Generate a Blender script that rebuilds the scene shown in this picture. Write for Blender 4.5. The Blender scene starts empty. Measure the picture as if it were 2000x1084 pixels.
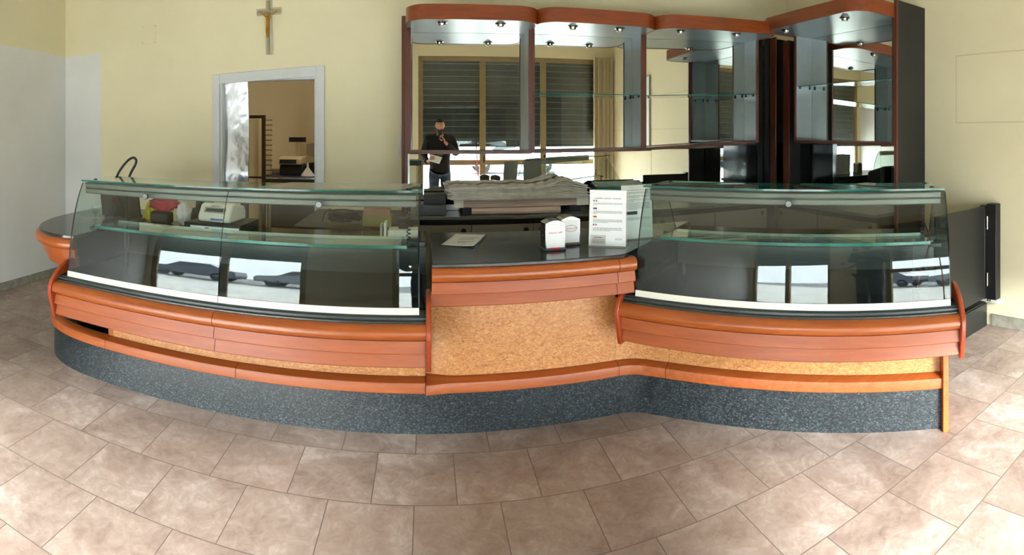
import bpy, bmesh, math, random
from mathutils import Vector, Matrix
random.seed(7)
S = bpy.context.scene
COL = S.collection
PI = math.pi
H = 1.55                      # eye height of the phone

# ------------------------------------------------------------------ camera
cam = bpy.data.cameras.new('panorama_camera')
cam.type = 'PANO'
cam.panorama_type = 'CENTRAL_CYLINDRICAL'
PXR = 1040.0                  # picture pixels per radian (cylindrical panorama)
cam.central_cylindrical_range_u_min = (0 - 832) / PXR
cam.central_cylindrical_range_u_max = (2000 - 832) / PXR
cam.central_cylindrical_range_v_min = -(1084 - 265) / PXR
cam.central_cylindrical_range_v_max = 265 / PXR
cam.central_cylindrical_radius = 1.0
cam.clip_start = 0.02
camo = bpy.data.objects.new('panorama_camera', cam)
camo.location = (0, 0, H)
camo.rotation_euler = (PI / 2, 0, 0)
COL.objects.link(camo)
S.camera = camo

# ------------------------------------------------------------------ world, light, exposure
S.view_settings.view_transform = 'Standard'
S.view_settings.look = 'None'
S.view_settings.gamma = 1.0
S.view_settings.use_curve_mapping = False
S.view_settings.exposure = 0.42
try:
    S.cycles.use_denoising = True
    S.cycles.max_bounces = 14
    S.cycles.diffuse_bounces = 6
    S.cycles.glossy_bounces = 8
    S.cycles.transparent_max_bounces = 40
    S.cycles.sample_clamp_indirect = 8.0
    S.cycles.blur_glossy = 0.5
except Exception:
    pass
W = bpy.data.worlds.new('daylight')
W.use_nodes = True
S.world = W
nt = W.node_tree
bg = nt.nodes['Background']
bg.inputs[0].default_value = (0.86, 0.94, 1.0, 1)
bg.inputs[1].default_value = 13.0

sun = bpy.data.lights.new('sun', 'SUN')
sun.energy = 42.0
sun.angle = math.radians(17)
sun.color = (1.0, 0.98, 0.95)
suno = bpy.data.objects.new('sun', sun)
suno.rotation_euler = Vector((0.34, 1.0, -0.42)).to_track_quat('-Z', 'Y').to_euler()
suno.location = (0, -6, 6)
COL.objects.link(suno)


def area(name, loc, direction, sx, sy, energy, color=(1, 1, 1), portal=False):
    l = bpy.data.lights.new(name, 'AREA')
    l.shape = 'RECTANGLE'
    l.size, l.size_y = sx, sy
    l.energy = energy
    l.color = color
    if portal:
        l.cycles.is_portal = True
    o = bpy.data.objects.new(name, l)
    o.location = loc
    o.rotation_euler = Vector(direction).to_track_quat('-Z', 'Y').to_euler()
    COL.objects.link(o)
    return o


YF = -1.30                    # inner face of the street wall
area('window_portal', (1.75, YF - 0.16, 0.72), (0, 1, 0), 3.7, 1.3, 1, portal=True)
area('window_portal', (-2.5, YF - 0.16, 0.72), (0, 1, 0), 2.4, 1.3, 1, portal=True)


# ------------------------------------------------------------------ materials
def mat(name):
    m = bpy.data.materials.new(name)
    m.use_nodes = True
    n = m.node_tree.nodes
    for x in list(n):
        n.remove(x)
    out = n.new('ShaderNodeOutputMaterial')
    b = n.new('ShaderNodeBsdfPrincipled')
    m.node_tree.links.new(b.outputs[0], out.inputs[0])
    return m, m.node_tree, b


def srgb(c):
    return tuple(((x / 255) / 12.92 if x / 255 <= 0.04045 else ((x / 255 + 0.055) / 1.055) ** 2.4) for x in c) + (1,)


def coords(t, scale=(1, 1, 1), loc=(0, 0, 0), rot=(0, 0, 0), world=False):
    if world:
        g = t.nodes.new('ShaderNodeNewGeometry').outputs['Position']
    else:
        g = t.nodes.new('ShaderNodeTexCoord').outputs['Object']
    mp = t.nodes.new('ShaderNodeMapping')
    mp.inputs['Scale'].default_value = scale
    mp.inputs['Location'].default_value = loc
    mp.inputs['Rotation'].default_value = rot
    t.links.new(g, mp.inputs[0])
    return mp.outputs[0]


def noise(t, vec, scale, detail=4, rough=0.6, dist=0.0):
    n = t.nodes.new('ShaderNodeTexNoise')
    n.inputs['Scale'].default_value = scale
    n.inputs['Detail'].default_value = detail
    n.inputs['Roughness'].default_value = rough
    n.inputs['Distortion'].default_value = dist
    t.links.new(vec, n.inputs['Vector'])
    return n.outputs['Fac']


def ramp(t, fac, stops):
    r = t.nodes.new('ShaderNodeValToRGB')
    e = r.color_ramp.elements
    e[0].position, e[0].color = stops[0][0], srgb(stops[0][1])
    e[1].position, e[1].color = stops[-1][0], srgb(stops[-1][1])
    for p, c in stops[1:-1]:
        k = e.new(p)
        k.color = srgb(c)
    t.links.new(fac, r.inputs[0])
    return r.outputs[0]


def bump(t, b, fac, strength=0.2, dist=0.002):
    n = t.nodes.new('ShaderNodeBump')
    n.inputs['Strength'].default_value = strength
    n.inputs['Distance'].default_value = dist
    t.links.new(fac, n.inputs['Height'])
    t.links.new(n.outputs[0], b.inputs['Normal'])


def simple(name, c, rough=0.5, metal=0.0, var=0.06, nscale=6.0, coat=0.0, spec=0.5, stretch=(1, 1, 1), bmp=0.0):
    m, t, b = mat(name)
    f = noise(t, coords(t, stretch), nscale)
    lo = tuple(max(0, x * (1 - var)) for x in c)
    hi = tuple(min(255, x * (1 + var)) for x in c)
    t.links.new(ramp(t, f, [(0.3, lo), (0.7, hi)]), b.inputs['Base Color'])
    b.inputs['Roughness'].default_value = rough
    b.inputs['Metallic'].default_value = metal
    b.inputs['Coat Weight'].default_value = coat
    b.inputs['Coat Roughness'].default_value = 0.12
    b.inputs['Specular IOR Level'].default_value = spec
    if bmp:
        bump(t, b, noise(t, coords(t), nscale * 8), bmp)
    return m


def mixc(t, fac, a, b_):
    n = t.nodes.new('ShaderNodeMix')
    n.data_type = 'RGBA'
    for s, v in ((0, fac), (6, a), (7, b_)):
        if isinstance(v, (int, float)):
            n.inputs[s].default_value = v
        elif isinstance(v, tuple):
            n.inputs[s].default_value = v
        else:
            t.links.new(v, n.inputs[s])
    return n.outputs[2]


def mth(t, op, a, b_=0.0, clamp=False):
    n = t.nodes.new('ShaderNodeMath')
    n.operation = op
    n.use_clamp = clamp
    for i, v in enumerate((a, b_)):
        if isinstance(v, (int, float)):
            n.inputs[i].default_value = v
        else:
            t.links.new(v, n.inputs[i])
    return n.outputs[0]


def wood(name, c1, c2, rough=0.32, axis='x', coat=0.25):
    m, t, b = mat(name)
    st = {'x': (1.2, 14, 14), 'z': (14, 14, 1.2)}[axis]
    f = noise(t, coords(t, st), 2.2, 6, 0.6, 0.6)
    g = noise(t, coords(t, tuple(s * 3 for s in st)), 4.0, 5, 0.7)
    k = mth(t, 'ADD', mth(t, 'MULTIPLY', f, 0.7), mth(t, 'MULTIPLY', g, 0.3))
    t.links.new(ramp(t, k, [(0.32, c2), (0.62, c1)]), b.inputs['Base Color'])
    b.inputs['Roughness'].default_value = rough
    b.inputs['Coat Weight'].default_value = coat
    b.inputs['Coat Roughness'].default_value = 0.2
    bump(t, b, g, 0.04, 0.001)
    return m


M = {}
M['wood'] = wood('cherry_wood', (168, 86, 26), (138, 64, 16))
M['wood_board'] = wood('cherry_board', (166, 84, 32), (144, 66, 22), rough=0.38, coat=0.05)
M['wood_rail'] = wood('cherry_rail', (182, 96, 40), (158, 74, 24), rough=0.42, coat=0.1)
M['wood_end'] = wood('reddish_end_wood', (168, 70, 32), (140, 52, 20), axis='z')
M['wood_dark'] = wood('mahogany_edge', (92, 38, 18), (66, 24, 12), rough=0.4, axis='z')
M['wood_fascia'] = wood('mahogany_fascia', (128, 56, 12), (98, 38, 8), rough=0.35)
M['black_lam'] = simple('black_laminate', (28, 30, 29), 0.45)
M['black_gloss'] = simple('black_polished_granite', (16, 19, 19), 0.07, spec=0.6)
M['deck'] = simple('black_deck', (13, 16, 16), 0.14, spec=0.5)
M['worktop'] = simple('black_granite_worktop', (24, 27, 27), 0.16, var=0.3, nscale=120, spec=0.6)
M['ledge'] = simple('dark_green_ledge', (38, 46, 44), 0.3, var=0.3, nscale=150)
M['steel_dark'] = simple('brushed_dark_steel', (86, 90, 88), 0.3, 0.9, stretch=(1, 1, 30))
M['steel'] = simple('stainless_steel', (200, 204, 206), 0.22, 1.0, stretch=(1, 1, 20))
M['alu'] = simple('aluminium_profile', (112, 114, 108), 0.42, 0.5, stretch=(1, 30, 30))
M['dispenser_steel'] = simple('worn_chromed_steel', (120, 120, 116), 0.2, 1.0)
M['chrome'] = simple('chrome', (150, 146, 138), 0.14, 1.0)
M['panel_grey'] = simple('silver_grey_laminate', (140, 152, 158), 0.30, 0.35, var=0.03, nscale=3)
M['cab_grey'] = simple('warm_grey_laminate', (120, 118, 108), 0.5, var=0.03)
M['counter_edge'] = simple('grey_counter_top', (92, 92, 84), 0.3)
M['mirror'] = simple('mirror_silver', (226, 230, 226), 0.0, 1.0, var=0.0)
M['white_plastic'] = simple('white_plastic', (226, 224, 214), 0.35, var=0.02)
M['grey_plastic'] = simple('grey_plastic', (150, 154, 150), 0.4)
M['black_plastic'] = simple('black_plastic', (20, 20, 22), 0.4)
M['rubber'] = simple('black_rubber', (14, 13, 14), 0.55)
M['white_strip'] = simple('white_enamel_strip', (232, 232, 218), 0.4, var=0.01)
M['white_paint'] = simple('white_gloss_paint', (206, 210, 214), 0.35, var=0.02)
M['frame_ochre'] = simple('ochre_window_frame', (138, 122, 86), 0.5)
M['shutter'] = simple('dark_grey_shutter', (58, 64, 62), 0.5, var=0.15, nscale=4)
M['paper'] = simple('white_paper', (236, 240, 242), 0.6, var=0.01)
M['paper_grey'] = simple('grey_paper', (196, 196, 192), 0.6, var=0.03)
M['ink'] = simple('dark_ink', (60, 66, 70), 0.6)
M['ink_blue'] = simple('blue_ink', (72, 104, 170), 0.6)
M['red'] = simple('red_ink', (205, 30, 60), 0.6)
M['flag_green'] = simple('flag_green', (20, 120, 70), 0.6)
M['flag_red'] = simple('flag_red', (200, 40, 50), 0.6)
M['flag_blue'] = simple('flag_blue', (40, 50, 130), 0.6)
M['flag_gold'] = simple('flag_gold', (230, 180, 40), 0.6)
M['cardboard'] = simple('brown_cardboard', (140, 104, 78), 0.8)
M['box_yellow'] = simple('olive_yellow_card', (150, 146, 86), 0.7)
M['cloth_red'] = simple('crimson_cloth', (150, 24, 50), 0.9, var=0.2)
M['cloth_white'] = simple('white_cloth', (200, 198, 200), 0.9, var=0.1)
M['cloth_yellow'] = simple('yellow_plastic_bag', (190, 180, 30), 0.6, var=0.3)
M['gold'] = simple('gilded_metal', (190, 140, 60), 0.25, 1.0)
M['skin'] = simple('skin', (196, 138, 112), 0.55, var=0.05)
M['hair'] = simple('dark_brown_hair', (26, 20, 17), 0.7, var=0.3, nscale=60)
M['jacket'] = simple('black_jacket', (5, 5, 9), 0.85, var=0.2)
M['jeans'] = simple('blue_jeans', (52, 66, 86), 0.85, var=0.35, nscale=9)
M['shoe'] = simple('dark_shoe', (30, 28, 28), 0.6)
M['curtain'] = simple('cream_curtain', (220, 210, 180), 0.9, var=0.05, stretch=(8, 8, 1))
M['green_print'] = simple('green_print', (110, 124, 84), 0.7)
M['fridge'] = simple('cream_enamel', (206, 190, 150), 0.4, var=0.02)
M['rack_brown'] = simple('bronze_rack_metal', (66, 54, 36), 0.4, 0.5)
M['blue_tray'] = simple('dark_blue_tray', (30, 38, 84), 0.5)
M['lens'] = simple('pale_lamp_lens', (225, 220, 205), 0.15)
M['baseboard'] = simple('grey_stone_skirting', (140, 138, 126), 0.6, var=0.15, nscale=14)
M['pavement'] = simple('pale_pavement', (205, 203, 196), 0.8, var=0.1, nscale=2)
M['beige_metal'] = simple('beige_enamel_metal', (150, 138, 110), 0.4)
M['bag_film'] = simple('crumpled_plastic_film', (206, 203, 194), 0.35, var=0.08, nscale=14, coat=0.5, bmp=0.1)
M['pink_sheets'] = simple('pale_pink_sheets', (208, 188, 178), 0.7, var=0.12, nscale=4, stretch=(1, 1, 60))
M['bumper'] = simple('dark_teal_rubber', (20, 44, 42), 0.35)
M['street_wall'] = simple('street_facade', (200, 186, 160), 0.9, var=0.08, nscale=1)


def plaster(name, base, low=None, cond=None):
    """cream plaster, with an optional white repainted area cond(t, xyz) -> mask"""
    m, t, b = mat(name)
    p = coords(t, world=True)
    f = noise(t, p, 1.3, 5, 0.6)
    c = ramp(t, f, [(0.3, tuple(x * 0.97 for x in base)), (0.7, base)])
    if cond:
        sep = t.nodes.new('ShaderNodeSeparateXYZ')
        t.links.new(p, sep.inputs[0])
        k = cond(t, sep)
        c = mixc(t, k, c, ramp(t, f, [(0.3, tuple(x * 0.96 for x in low)), (0.7, low)]))
    t.links.new(c, b.inputs['Base Color'])
    b.inputs['Roughness'].default_value = 0.75
    bump(t, b, noise(t, p, 60, 3, 0.6), 0.12, 0.003)
    return m


CREAM = (226, 219, 187)
M['plaster'] = plaster('cream_plaster', CREAM)
M['plaster_back'] = plaster('cream_plaster_patched', CREAM, (222, 224, 224),
    lambda t, s: mth(t, 'MULTIPLY', mth(t, 'LESS_THAN', s.outputs[0], -3.305), mth(t, 'LESS_THAN', s.outputs[2], 2.44)))
M['plaster_left'] = plaster('cream_plaster_repainted', CREAM, (222, 224, 224),
    lambda t, s: mth(t, 'LESS_THAN', mth(t, 'SUBTRACT', s.outputs[2], mth(t, 'MULTIPLY', mth(t, 'SINE', mth(t, 'MULTIPLY', s.outputs[1], 2.0)), 0.02)), 2.44))
M['store_wall'] = plaster('tan_store_plaster', (188, 170, 132))
M['ceiling'] = plaster('white_ceiling', (230, 228, 214))


def floor_mat():
    m, t, b = mat('stone_look_floor_tiles')
    T = 0.3642
    p = coords(t, world=True, loc=(-0.132 + T * 10.5, -2.230 + T * 10, 0))
    br = t.nodes.new('ShaderNodeTexBrick')
    br.offset = 0.5
    br.offset_frequency = 2
    br.inputs['Scale'].default_value = 1.0
    br.inputs['Brick Width'].default_value = T
    br.inputs['Row Height'].default_value = T
    br.inputs['Mortar Size'].default_value = 0.0022
    br.inputs['Mortar Smooth'].default_value = 0.2
    br.inputs['Color1'].default_value = (0, 0, 0, 1)
    br.inputs['Color2'].default_value = (1, 1, 1, 1)
    br.inputs['Mortar'].default_value = (0.5, 0.5, 0.5, 1)
    br.inputs['Bias'].default_value = 0.0
    t.links.new(p, br.inputs['Vector'])
    # per-tile shift of the stone figure
    w = coords(t, world=True)
    add = t.nodes.new('ShaderNodeVectorMath')
    add.operation = 'MULTIPLY_ADD'
    t.links.new(br.outputs['Color'], add.inputs[0])
    add.inputs[1].default_value = (7, 5, 3)
    t.links.new(w, add.inputs[2])
    f1 = noise(t, add.outputs[0], 3.4, 10, 0.62, 0.5)
    f2 = noise(t, add.outputs[0], 11.0, 9, 0.72, 2.2)
    k = mth(t, 'ADD', mth(t, 'MULTIPLY', f1, 0.6), mth(t, 'MULTIPLY', f2, 0.4))
    c = ramp(t, k, [(0.34, (112, 97, 89)), (0.45, (143, 126, 117)), (0.53, (158, 143, 134)), (0.60, (176, 163, 156)), (0.70, (196, 187, 181))])
    tint = mixc(t, mth(t, 'MULTIPLY', br.outputs['Color'], 0.22), c, srgb((160, 140, 128)))
    c2 = mixc(t, br.outputs['Fac'], tint, srgb((98, 88, 80)))
    t.links.new(c2, b.inputs['Base Color'])
    b.inputs['Roughness'].default_value = 0.42
    hgt = mth(t, 'SUBTRACT', mth(t, 'MULTIPLY', f2, 0.5), mth(t, 'MULTIPLY', br.outputs['Fac'], 1.5))
    bump(t, b, hgt, 0.3, 0.002)
    return m


M['floor'] = floor_mat()


def granite():
    m, t, b = mat('speckled_granite')
    v = t.nodes.new('ShaderNodeTexVoronoi')
    v.inputs['Scale'].default_value = 120
    t.links.new(coords(t, (1, 1, 1.8), world=True), v.inputs['Vector'])
    f = noise(t, coords(t, (1, 1, 1.6), world=True), 125, 3, 0.7, 1.0)
    k = mth(t, 'ADD', mth(t, 'MULTIPLY', v.outputs['Color'], 0.35), mth(t, 'MULTIPLY', f, 0.65))
    t.links.new(ramp(t, k, [(0.38, (13, 17, 19)), (0.52, (33, 41, 44)), (0.64, (66, 76, 80)), (0.78, (126, 134, 136))]), b.inputs['Base Color'])
    b.inputs['Roughness'].default_value = 0.38
    return m


M['granite'] = granite()


def burl():
    m, t, b = mat('burl_veneer')
    p = coords(t, (1, 1, 1.9), world=True)
    f = noise(t, p, 22, 5, 0.7, 2.4)
    g = noise(t, p, 75, 3, 0.7, 1.2)
    k = mth(t, 'ADD', mth(t, 'MULTIPLY', f, 0.6), mth(t, 'MULTIPLY', g, 0.4))
    t.links.new(ramp(t, k, [(0.36, (146, 86, 44)), (0.47, (190, 126, 70)), (0.56, (206, 148, 90)), (0.66, (226, 180, 124))]), b.inputs['Base Color'])
    b.inputs['Roughness'].default_value = 0.4
    b.inputs['Coat Weight'].default_value = 0.15
    return m


M['burl'] = burl()


def glass(name, tint=(0.86, 0.91, 0.89), power=1.0):
    """clear sheet glass: see-through with a Schlick reflection on each face"""
    m = bpy.data.materials.new(name)
    m.use_nodes = True
    t = m.node_tree
    for x in list(t.nodes):
        t.nodes.remove(x)
    out = t.nodes.new('ShaderNodeOutputMaterial')
    mix = t.nodes.new('ShaderNodeMixShader')
    tr = t.nodes.new('ShaderNodeBsdfTransparent')
    tr.inputs[0].default_value = tint + (1,)
    gl = t.nodes.new('ShaderNodeBsdfGlossy')
    gl.inputs['Roughness'].default_value = 0.0
    gl.inputs['Color'].default_value = (1, 1, 1, 1)
    lw = t.nodes.new('ShaderNodeLayerWeight')
    lw.inputs[0].default_value = 0.5
    f = mth(t, 'POWER', lw.outputs['Facing'], 5.0)
    f = mth(t, 'ADD', mth(t, 'MULTIPLY', f, 0.95), 0.045 * power, clamp=True)
    t.links.new(f, mix.inputs[0])
    t.links.new(tr.outputs[0], mix.inputs[1])
    t.links.new(gl.outputs[0], mix.inputs[2])
    t.links.new(mix.outputs[0], out.inputs[0])
    return m


M['glass'] = glass('display_glass', (0.90, 0.94, 0.925), 0.8)
M['glass_top'] = glass('greenish_sheet_glass', (0.86, 0.93, 0.90))
M['window_glass'] = glass('window_glass', (0.96, 0.98, 0.98))
M['glass_edge'] = simple('green_glass_edge', (30, 104, 96), 0.10, var=0.3, nscale=3)
M['glass_edge_dark'] = simple('dark_glass_edge', (10, 28, 26), 0.12, var=0.2)
M['glass_edge_glint'] = simple('glass_edge_highlight', (206, 226, 216), 0.1, var=0.1)  # pale colour paints the highlight along the shelf's back edge
M['acrylic'] = simple('milky_acrylic', (206, 208, 196), 0.2)


def tint_sheet(name, color, alpha):
    m, t, b = mat(name)
    f = noise(t, coords(t), 3)
    t.links.new(ramp(t, f, [(0.3, tuple(x * 0.96 for x in color)), (0.7, color)]), b.inputs['Base Color'])
    b.inputs['Alpha'].default_value = alpha
    b.inputs['Roughness'].default_value = 0.25
    return m


M['sheet'] = tint_sheet('translucent_sheet', (215, 214, 200), 0.45)
M['clear_plastic'] = tint_sheet('clear_plastic', (214, 214, 196), 0.35)


# ------------------------------------------------------------------ mesh helpers
class MB:
    """collects shapes into one mesh; k = material slot index"""
    def __init__(s):
        s.v, s.f, s.k = [], [], []

    def add(s, vs, fs, k=0):
        n = len(s.v)
        s.v += [tuple(v) for v in vs]
        s.f += [tuple(i + n for i in f) for f in fs]
        s.k += [k] * len(fs)
        return s

    def box(s, x0, x1, y0, y1, z0, z1, k=0, mtx=None):
        vs = [Vector((x, y, z)) for x in (x0, x1) for y in (y0, y1) for z in (z0, z1)]
        if mtx:
            vs = [mtx @ v for v in vs]
        return s.add(vs, [(0, 1, 3, 2), (4, 6, 7, 5), (0, 4, 5, 1), (2, 3, 7, 6), (0, 2, 6, 4), (1, 5, 7, 3)], k)

    def prism(s, poly, z0, z1, k=0, kside=None):
        n = len(poly)
        vs = [(x, y, z0) for x, y in poly] + [(x, y, z1) for x, y in poly]
        s.add(vs, [tuple(range(n - 1, -1, -1)), tuple(range(n, 2 * n))], k)
        m = len(s.v) - 2 * n
        for i in range(n):
            j = (i + 1) % n
            s.f.append((m + i, m + j, m + n + j, m + n + i))
            s.k.append(k if kside is None else kside)
        return s

    def hull_yz(s, poly, x0, x1, k=0, kside=None):
        """prism of a (y, z) outline along x"""
        n = len(poly)
        m = len(s.v)
        s.v += [(x0, y, z) for y, z in poly] + [(x1, y, z) for y, z in poly]
        s.f += [tuple(range(m, m + n)), tuple(range(m + 2 * n - 1, m + n - 1, -1))]
        s.k += [k, k]
        for i in range(n):
            j = (i + 1) % n
            s.f.append((m + i, m + n + i, m + n + j, m + j))
            s.k.append(k if kside is None else kside)
        return s

    def sweep(s, prof, path, k=0, closed_prof=True, caps=True, kfun=None):
        """prof [(u, z)], u = offset to the right-hand side of the path (mitred); path [(x, y)]"""
        n, m0 = len(prof), len(s.v)
        P = [Vector(p) for p in path]
        for i, p in enumerate(P):
            d1 = (P[i] - P[i - 1]).normalized() if i else (P[1] - P[0]).normalized()
            d2 = (P[i + 1] - P[i]).normalized() if i < len(P) - 1 else d1
            n1, n2 = Vector((d1.y, -d1.x)), Vector((d2.y, -d2.x))
            nn = (n1 + n2)
            nn = nn / max(0.2, nn.length_squared) * 2 if nn.length > 1e-6 else n1
            for u, z in prof:
                s.v.append((p.x + nn.x * u, p.y + nn.y * u, z))
        for i in range(len(P) - 1):
            for j in range(n if closed_prof else n - 1):
                j2 = (j + 1) % n
                a, b_ = m0 + i * n, m0 + (i + 1) * n
                s.f.append((a + j, b_ + j, b_ + j2, a + j2))
                s.k.append(kfun(j) if kfun else k)
        if caps and closed_prof:
            s.f += [tuple(range(m0, m0 + n)), tuple(range(m0 + len(P) * n - 1, m0 + (len(P) - 1) * n - 1, -1))]
            s.k += [k, k]
        return s

    def tube(s, pts, r, seg=8, k=0, caps=True):
        P = [Vector(p) for p in pts]
        rr = r if isinstance(r, (list, tuple)) else [r] * len(P)
        m0 = len(s.v)
        up = None
        for i, p in enumerate(P):
            d = (P[min(i + 1, len(P) - 1)] - P[max(i - 1, 0)]).normalized()
            if up is None:
                up = Vector((0, 0, 1)) if abs(d.z) < 0.9 else Vector((1, 0, 0))
            a = d.cross(up).normalized()
            up = a.cross(d).normalized()
            for q in range(seg):
                t_ = 2 * PI * q / seg
                s.v.append(tuple(p + (a * math.cos(t_) + up * math.sin(t_)) * rr[i]))
        for i in range(len(P) - 1):
            for q in range(seg):
                q2 = (q + 1) % seg
                s.f.append((m0 + i * seg + q, m0 + i * seg + q2, m0 + (i + 1) * seg + q2, m0 + (i + 1) * seg + q))
                s.k.append(k)
        if caps:
            s.f += [tuple(range(m0 + seg - 1, m0 - 1, -1)), tuple(range(m0 + (len(P) - 1) * seg, m0 + len(P) * seg))]
            s.k += [k, k]
        return s

    def lathe(s, prof, c=(0, 0, 0), seg=20, k=0, mtx=None):
        m0 = len(s.v)
        C = Vector(c)
        for r, z in prof:
            for q in range(seg):
                t_ = 2 * PI * q / seg
                v = Vector((r * math.cos(t_), r * math.sin(t_), z))
                if mtx:
                    v = mtx @ v
                s.v.append(tuple(v + C))
        for i in range(len(prof) - 1):
            for q in range(seg):
                q2 = (q + 1) % seg
                s.f.append((m0 + i * seg + q, m0 + i * seg + q2, m0 + (i + 1) * seg + q2, m0 + (i + 1) * seg + q))
                s.k.append(k)
        s.f += [tuple(range(m0 + seg - 1, m0 - 1, -1)), tuple(range(m0 + (len(prof) - 1) * seg, m0 + len(prof) * seg))]
        s.k += [k, k]
        return s

    def ball(s, c, r, seg=14, k=0, sc=(1, 1, 1)):
        pr = [(max(1e-4, math.sin(PI * i / 10)) * r, -math.cos(PI * i / 10) * r) for i in range(11)]
        return s.lathe(pr, c, seg, k, Matrix.Diagonal(Vector(sc)))

    def build(s, name, mats, parent=None, bevel=0.0, smooth=None, loc=None, seg=2):
        if not isinstance(mats, (list, tuple)):
            mats = [mats]
        me = bpy.data.meshes.new(name)
        me.from_pydata(s.v, [], s.f)
        for m in mats:
            me.materials.append(M[m])
        for p, k in zip(me.polygons, s.k):
            p.material_index = min(k, len(mats) - 1)
        bm = bmesh.new()
        bm.from_mesh(me)
        bmesh.ops.recalc_face_normals(bm, faces=bm.faces)
        bm.to_mesh(me)
        bm.free()
        if smooth:
            for p in me.polygons:
                p.use_smooth = True
            try:
                me.set_sharp_from_angle(angle=math.radians(smooth))
            except Exception:
                pass
        o = bpy.data.objects.new(name, me)
        COL.objects.link(o)
        if parent:
            o.parent = parent
        if loc:
            o.location = loc
        if bevel:
            b = o.modifiers.new('bevel', 'BEVEL')
            b.width = bevel
            b.segments = seg
            b.limit_method = 'ANGLE'
            b.angle_limit = math.radians(40)
            for p in me.polygons:
                p.use_smooth = True
            try:
                me.set_sharp_from_angle(angle=math.radians(35))
            except Exception:
                pass
        return o


def tag(o, label=None, cat=None, group=None, kind=None):
    if label: o['label'] = label
    if cat: o['category'] = cat
    if group: o['group'] = group
    if kind: o['kind'] = kind
    return o


def thing(name, label, cat, loc=(0, 0, 0), rz=0.0, group=None):
    o = bpy.data.objects.new(name, None)
    o.empty_display_size = 0.1
    o.location = loc
    o.rotation_euler = (0, 0, rz)
    COL.objects.link(o)
    return tag(o, label, cat, group)


def struct(o):
    o['kind'] = 'structure'
    return o


def text_mesh(txt, size, mtl, name, parent, mtx, depth=0.0004, align='CENTER'):
    cu = bpy.data.curves.new(name, 'FONT')
    cu.body = txt
    cu.size = size
    cu.extrude = depth
    cu.align_x = align
    cu.resolution_u = 2
    o = bpy.data.objects.new(name, cu)
    COL.objects.link(o)
    dg = bpy.context.evaluated_depsgraph_get()
    me = bpy.data.meshes.new_from_object(o.evaluated_get(dg))
    bpy.data.objects.remove(o)
    bpy.data.curves.remove(cu)
    me.transform(mtx)
    me.materials.clear()
    me.materials.append(M[mtl])
    r = bpy.data.objects.new(name, me)
    COL.objects.link(r)
    r.parent = parent
    return r


def P(px, py, z=None, r=None, Y=None, X=None):
    """world point behind a measured pixel at a known height, distance or wall"""
    th = (px - 832) / PXR
    s = (py - 265) / PXR
    if Y is not None:
        r = Y / math.cos(th)
    elif X is not None:
        r = X / math.sin(th)
    elif r is None:
        r = (H - z) / s
    if z is None:
        z = H - s * r
    return Vector((r * math.sin(th), r * math.cos(th), z))


# ------------------------------------------------------------------ the room
XL, XR, YB, ZC = -3.80, 3.81, 4.73, 3.45


def wall_with_holes(name, axis, at, thick, a0, a1, z0, z1, holes, mtl):
    """wall in the plane axis=at, spanning a0..a1, with rectangular holes [(h0, h1, hz0, hz1)]"""
    b = MB()
    cuts = sorted(set([a0, a1] + [h for q in holes for h in q[:2]]))
    for c0, c1 in zip(cuts, cuts[1:]):
        zs = [(z0, z1)]
        for h0, h1, q0, q1 in holes:
            if h0 <= c0 and c1 <= h1:
                zs = [(z0, q0), (q1, z1)]
        for s0, s1 in zs:
            if s1 - s0 < 1e-4:
                continue
            if axis == 'y':
                b.box(c0, c1, at, at + thick, s0, s1)
            else:
                b.box(at, at + thick, c0, c1, s0, s1)
    return struct(b.build(name, mtl))


DX0, DX1, DZ = -1.925, -0.985, 2.085
struct(MB().box(XL - 0.2, XR + 0.2, YF - 0.15, YB, -0.1, 0).build('floor', 'floor'))
struct(MB().box(XL - 0.2, XR + 0.2, YF - 0.2, YB + 0.14, ZC, ZC + 0.1).build('ceiling', 'ceiling'))
wall_with_holes('wall_back', 'y', YB, 0.13, XL, XR, 0, ZC, [(DX0, DX1, 0, DZ)], 'plaster_back')
struct(MB().box(XL - 0.15, XL, YF - 0.15, YB + 0.13, 0, ZC).build('wall_left', 'plaster_left'))
def near(t, v, c_, w):
    return mth(t, 'LESS_THAN', mth(t, 'ABSOLUTE', mth(t, 'SUBTRACT', v, c_)), w)


def marks(t, s):
    y, z = s.outputs[1], s.outputs[2]
    a = mth(t, 'MULTIPLY', mth(t, 'MAXIMUM', near(t, z, 2.23, 0.006), near(t, z, 1.66, 0.006)), mth(t, 'LESS_THAN', y, 2.47))
    b_ = mth(t, 'MULTIPLY', near(t, y, 2.47, 0.005), near(t, z, 1.945, 0.285))
    return mth(t, 'MULTIPLY', mth(t, 'MAXIMUM', a, b_), 0.30)


M['plaster_right'] = plaster('cream_plaster_marked', CREAM, (150, 138, 104), marks)
struct(MB().box(XR, XR + 0.15, YF - 0.15, YB + 0.13, 0, ZC).build('wall_right', 'plaster_right'))
WIN = [(-0.15, 3.62, 0.01, 3.12), (-3.70, -1.30, 0.01, 3.12)]
wall_with_holes('wall_front', 'y', YF - 0.15, 0.15, XL, XR, 0, ZC, WIN, 'plaster')
struct(MB().box(XL, XL + 0.012, YF, YB, 0, 0.085).build('baseboard_left', 'baseboard', bevel=0.003))
struct(MB().box(XR - 0.012, XR, YF, 2.12, 0, 0.095).build('baseboard_right', 'baseboard', bevel=0.003))
struct(MB().box(XL + 0.012, -2.02, YB - 0.012, YB, 0, 0.085).build('baseboard_back', 'baseboard', bevel=0.003))

# street side
struct(MB().box(-24, 24, -26, YF - 0.15, -0.12, -0.02).build('pavement', 'pavement'))

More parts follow.
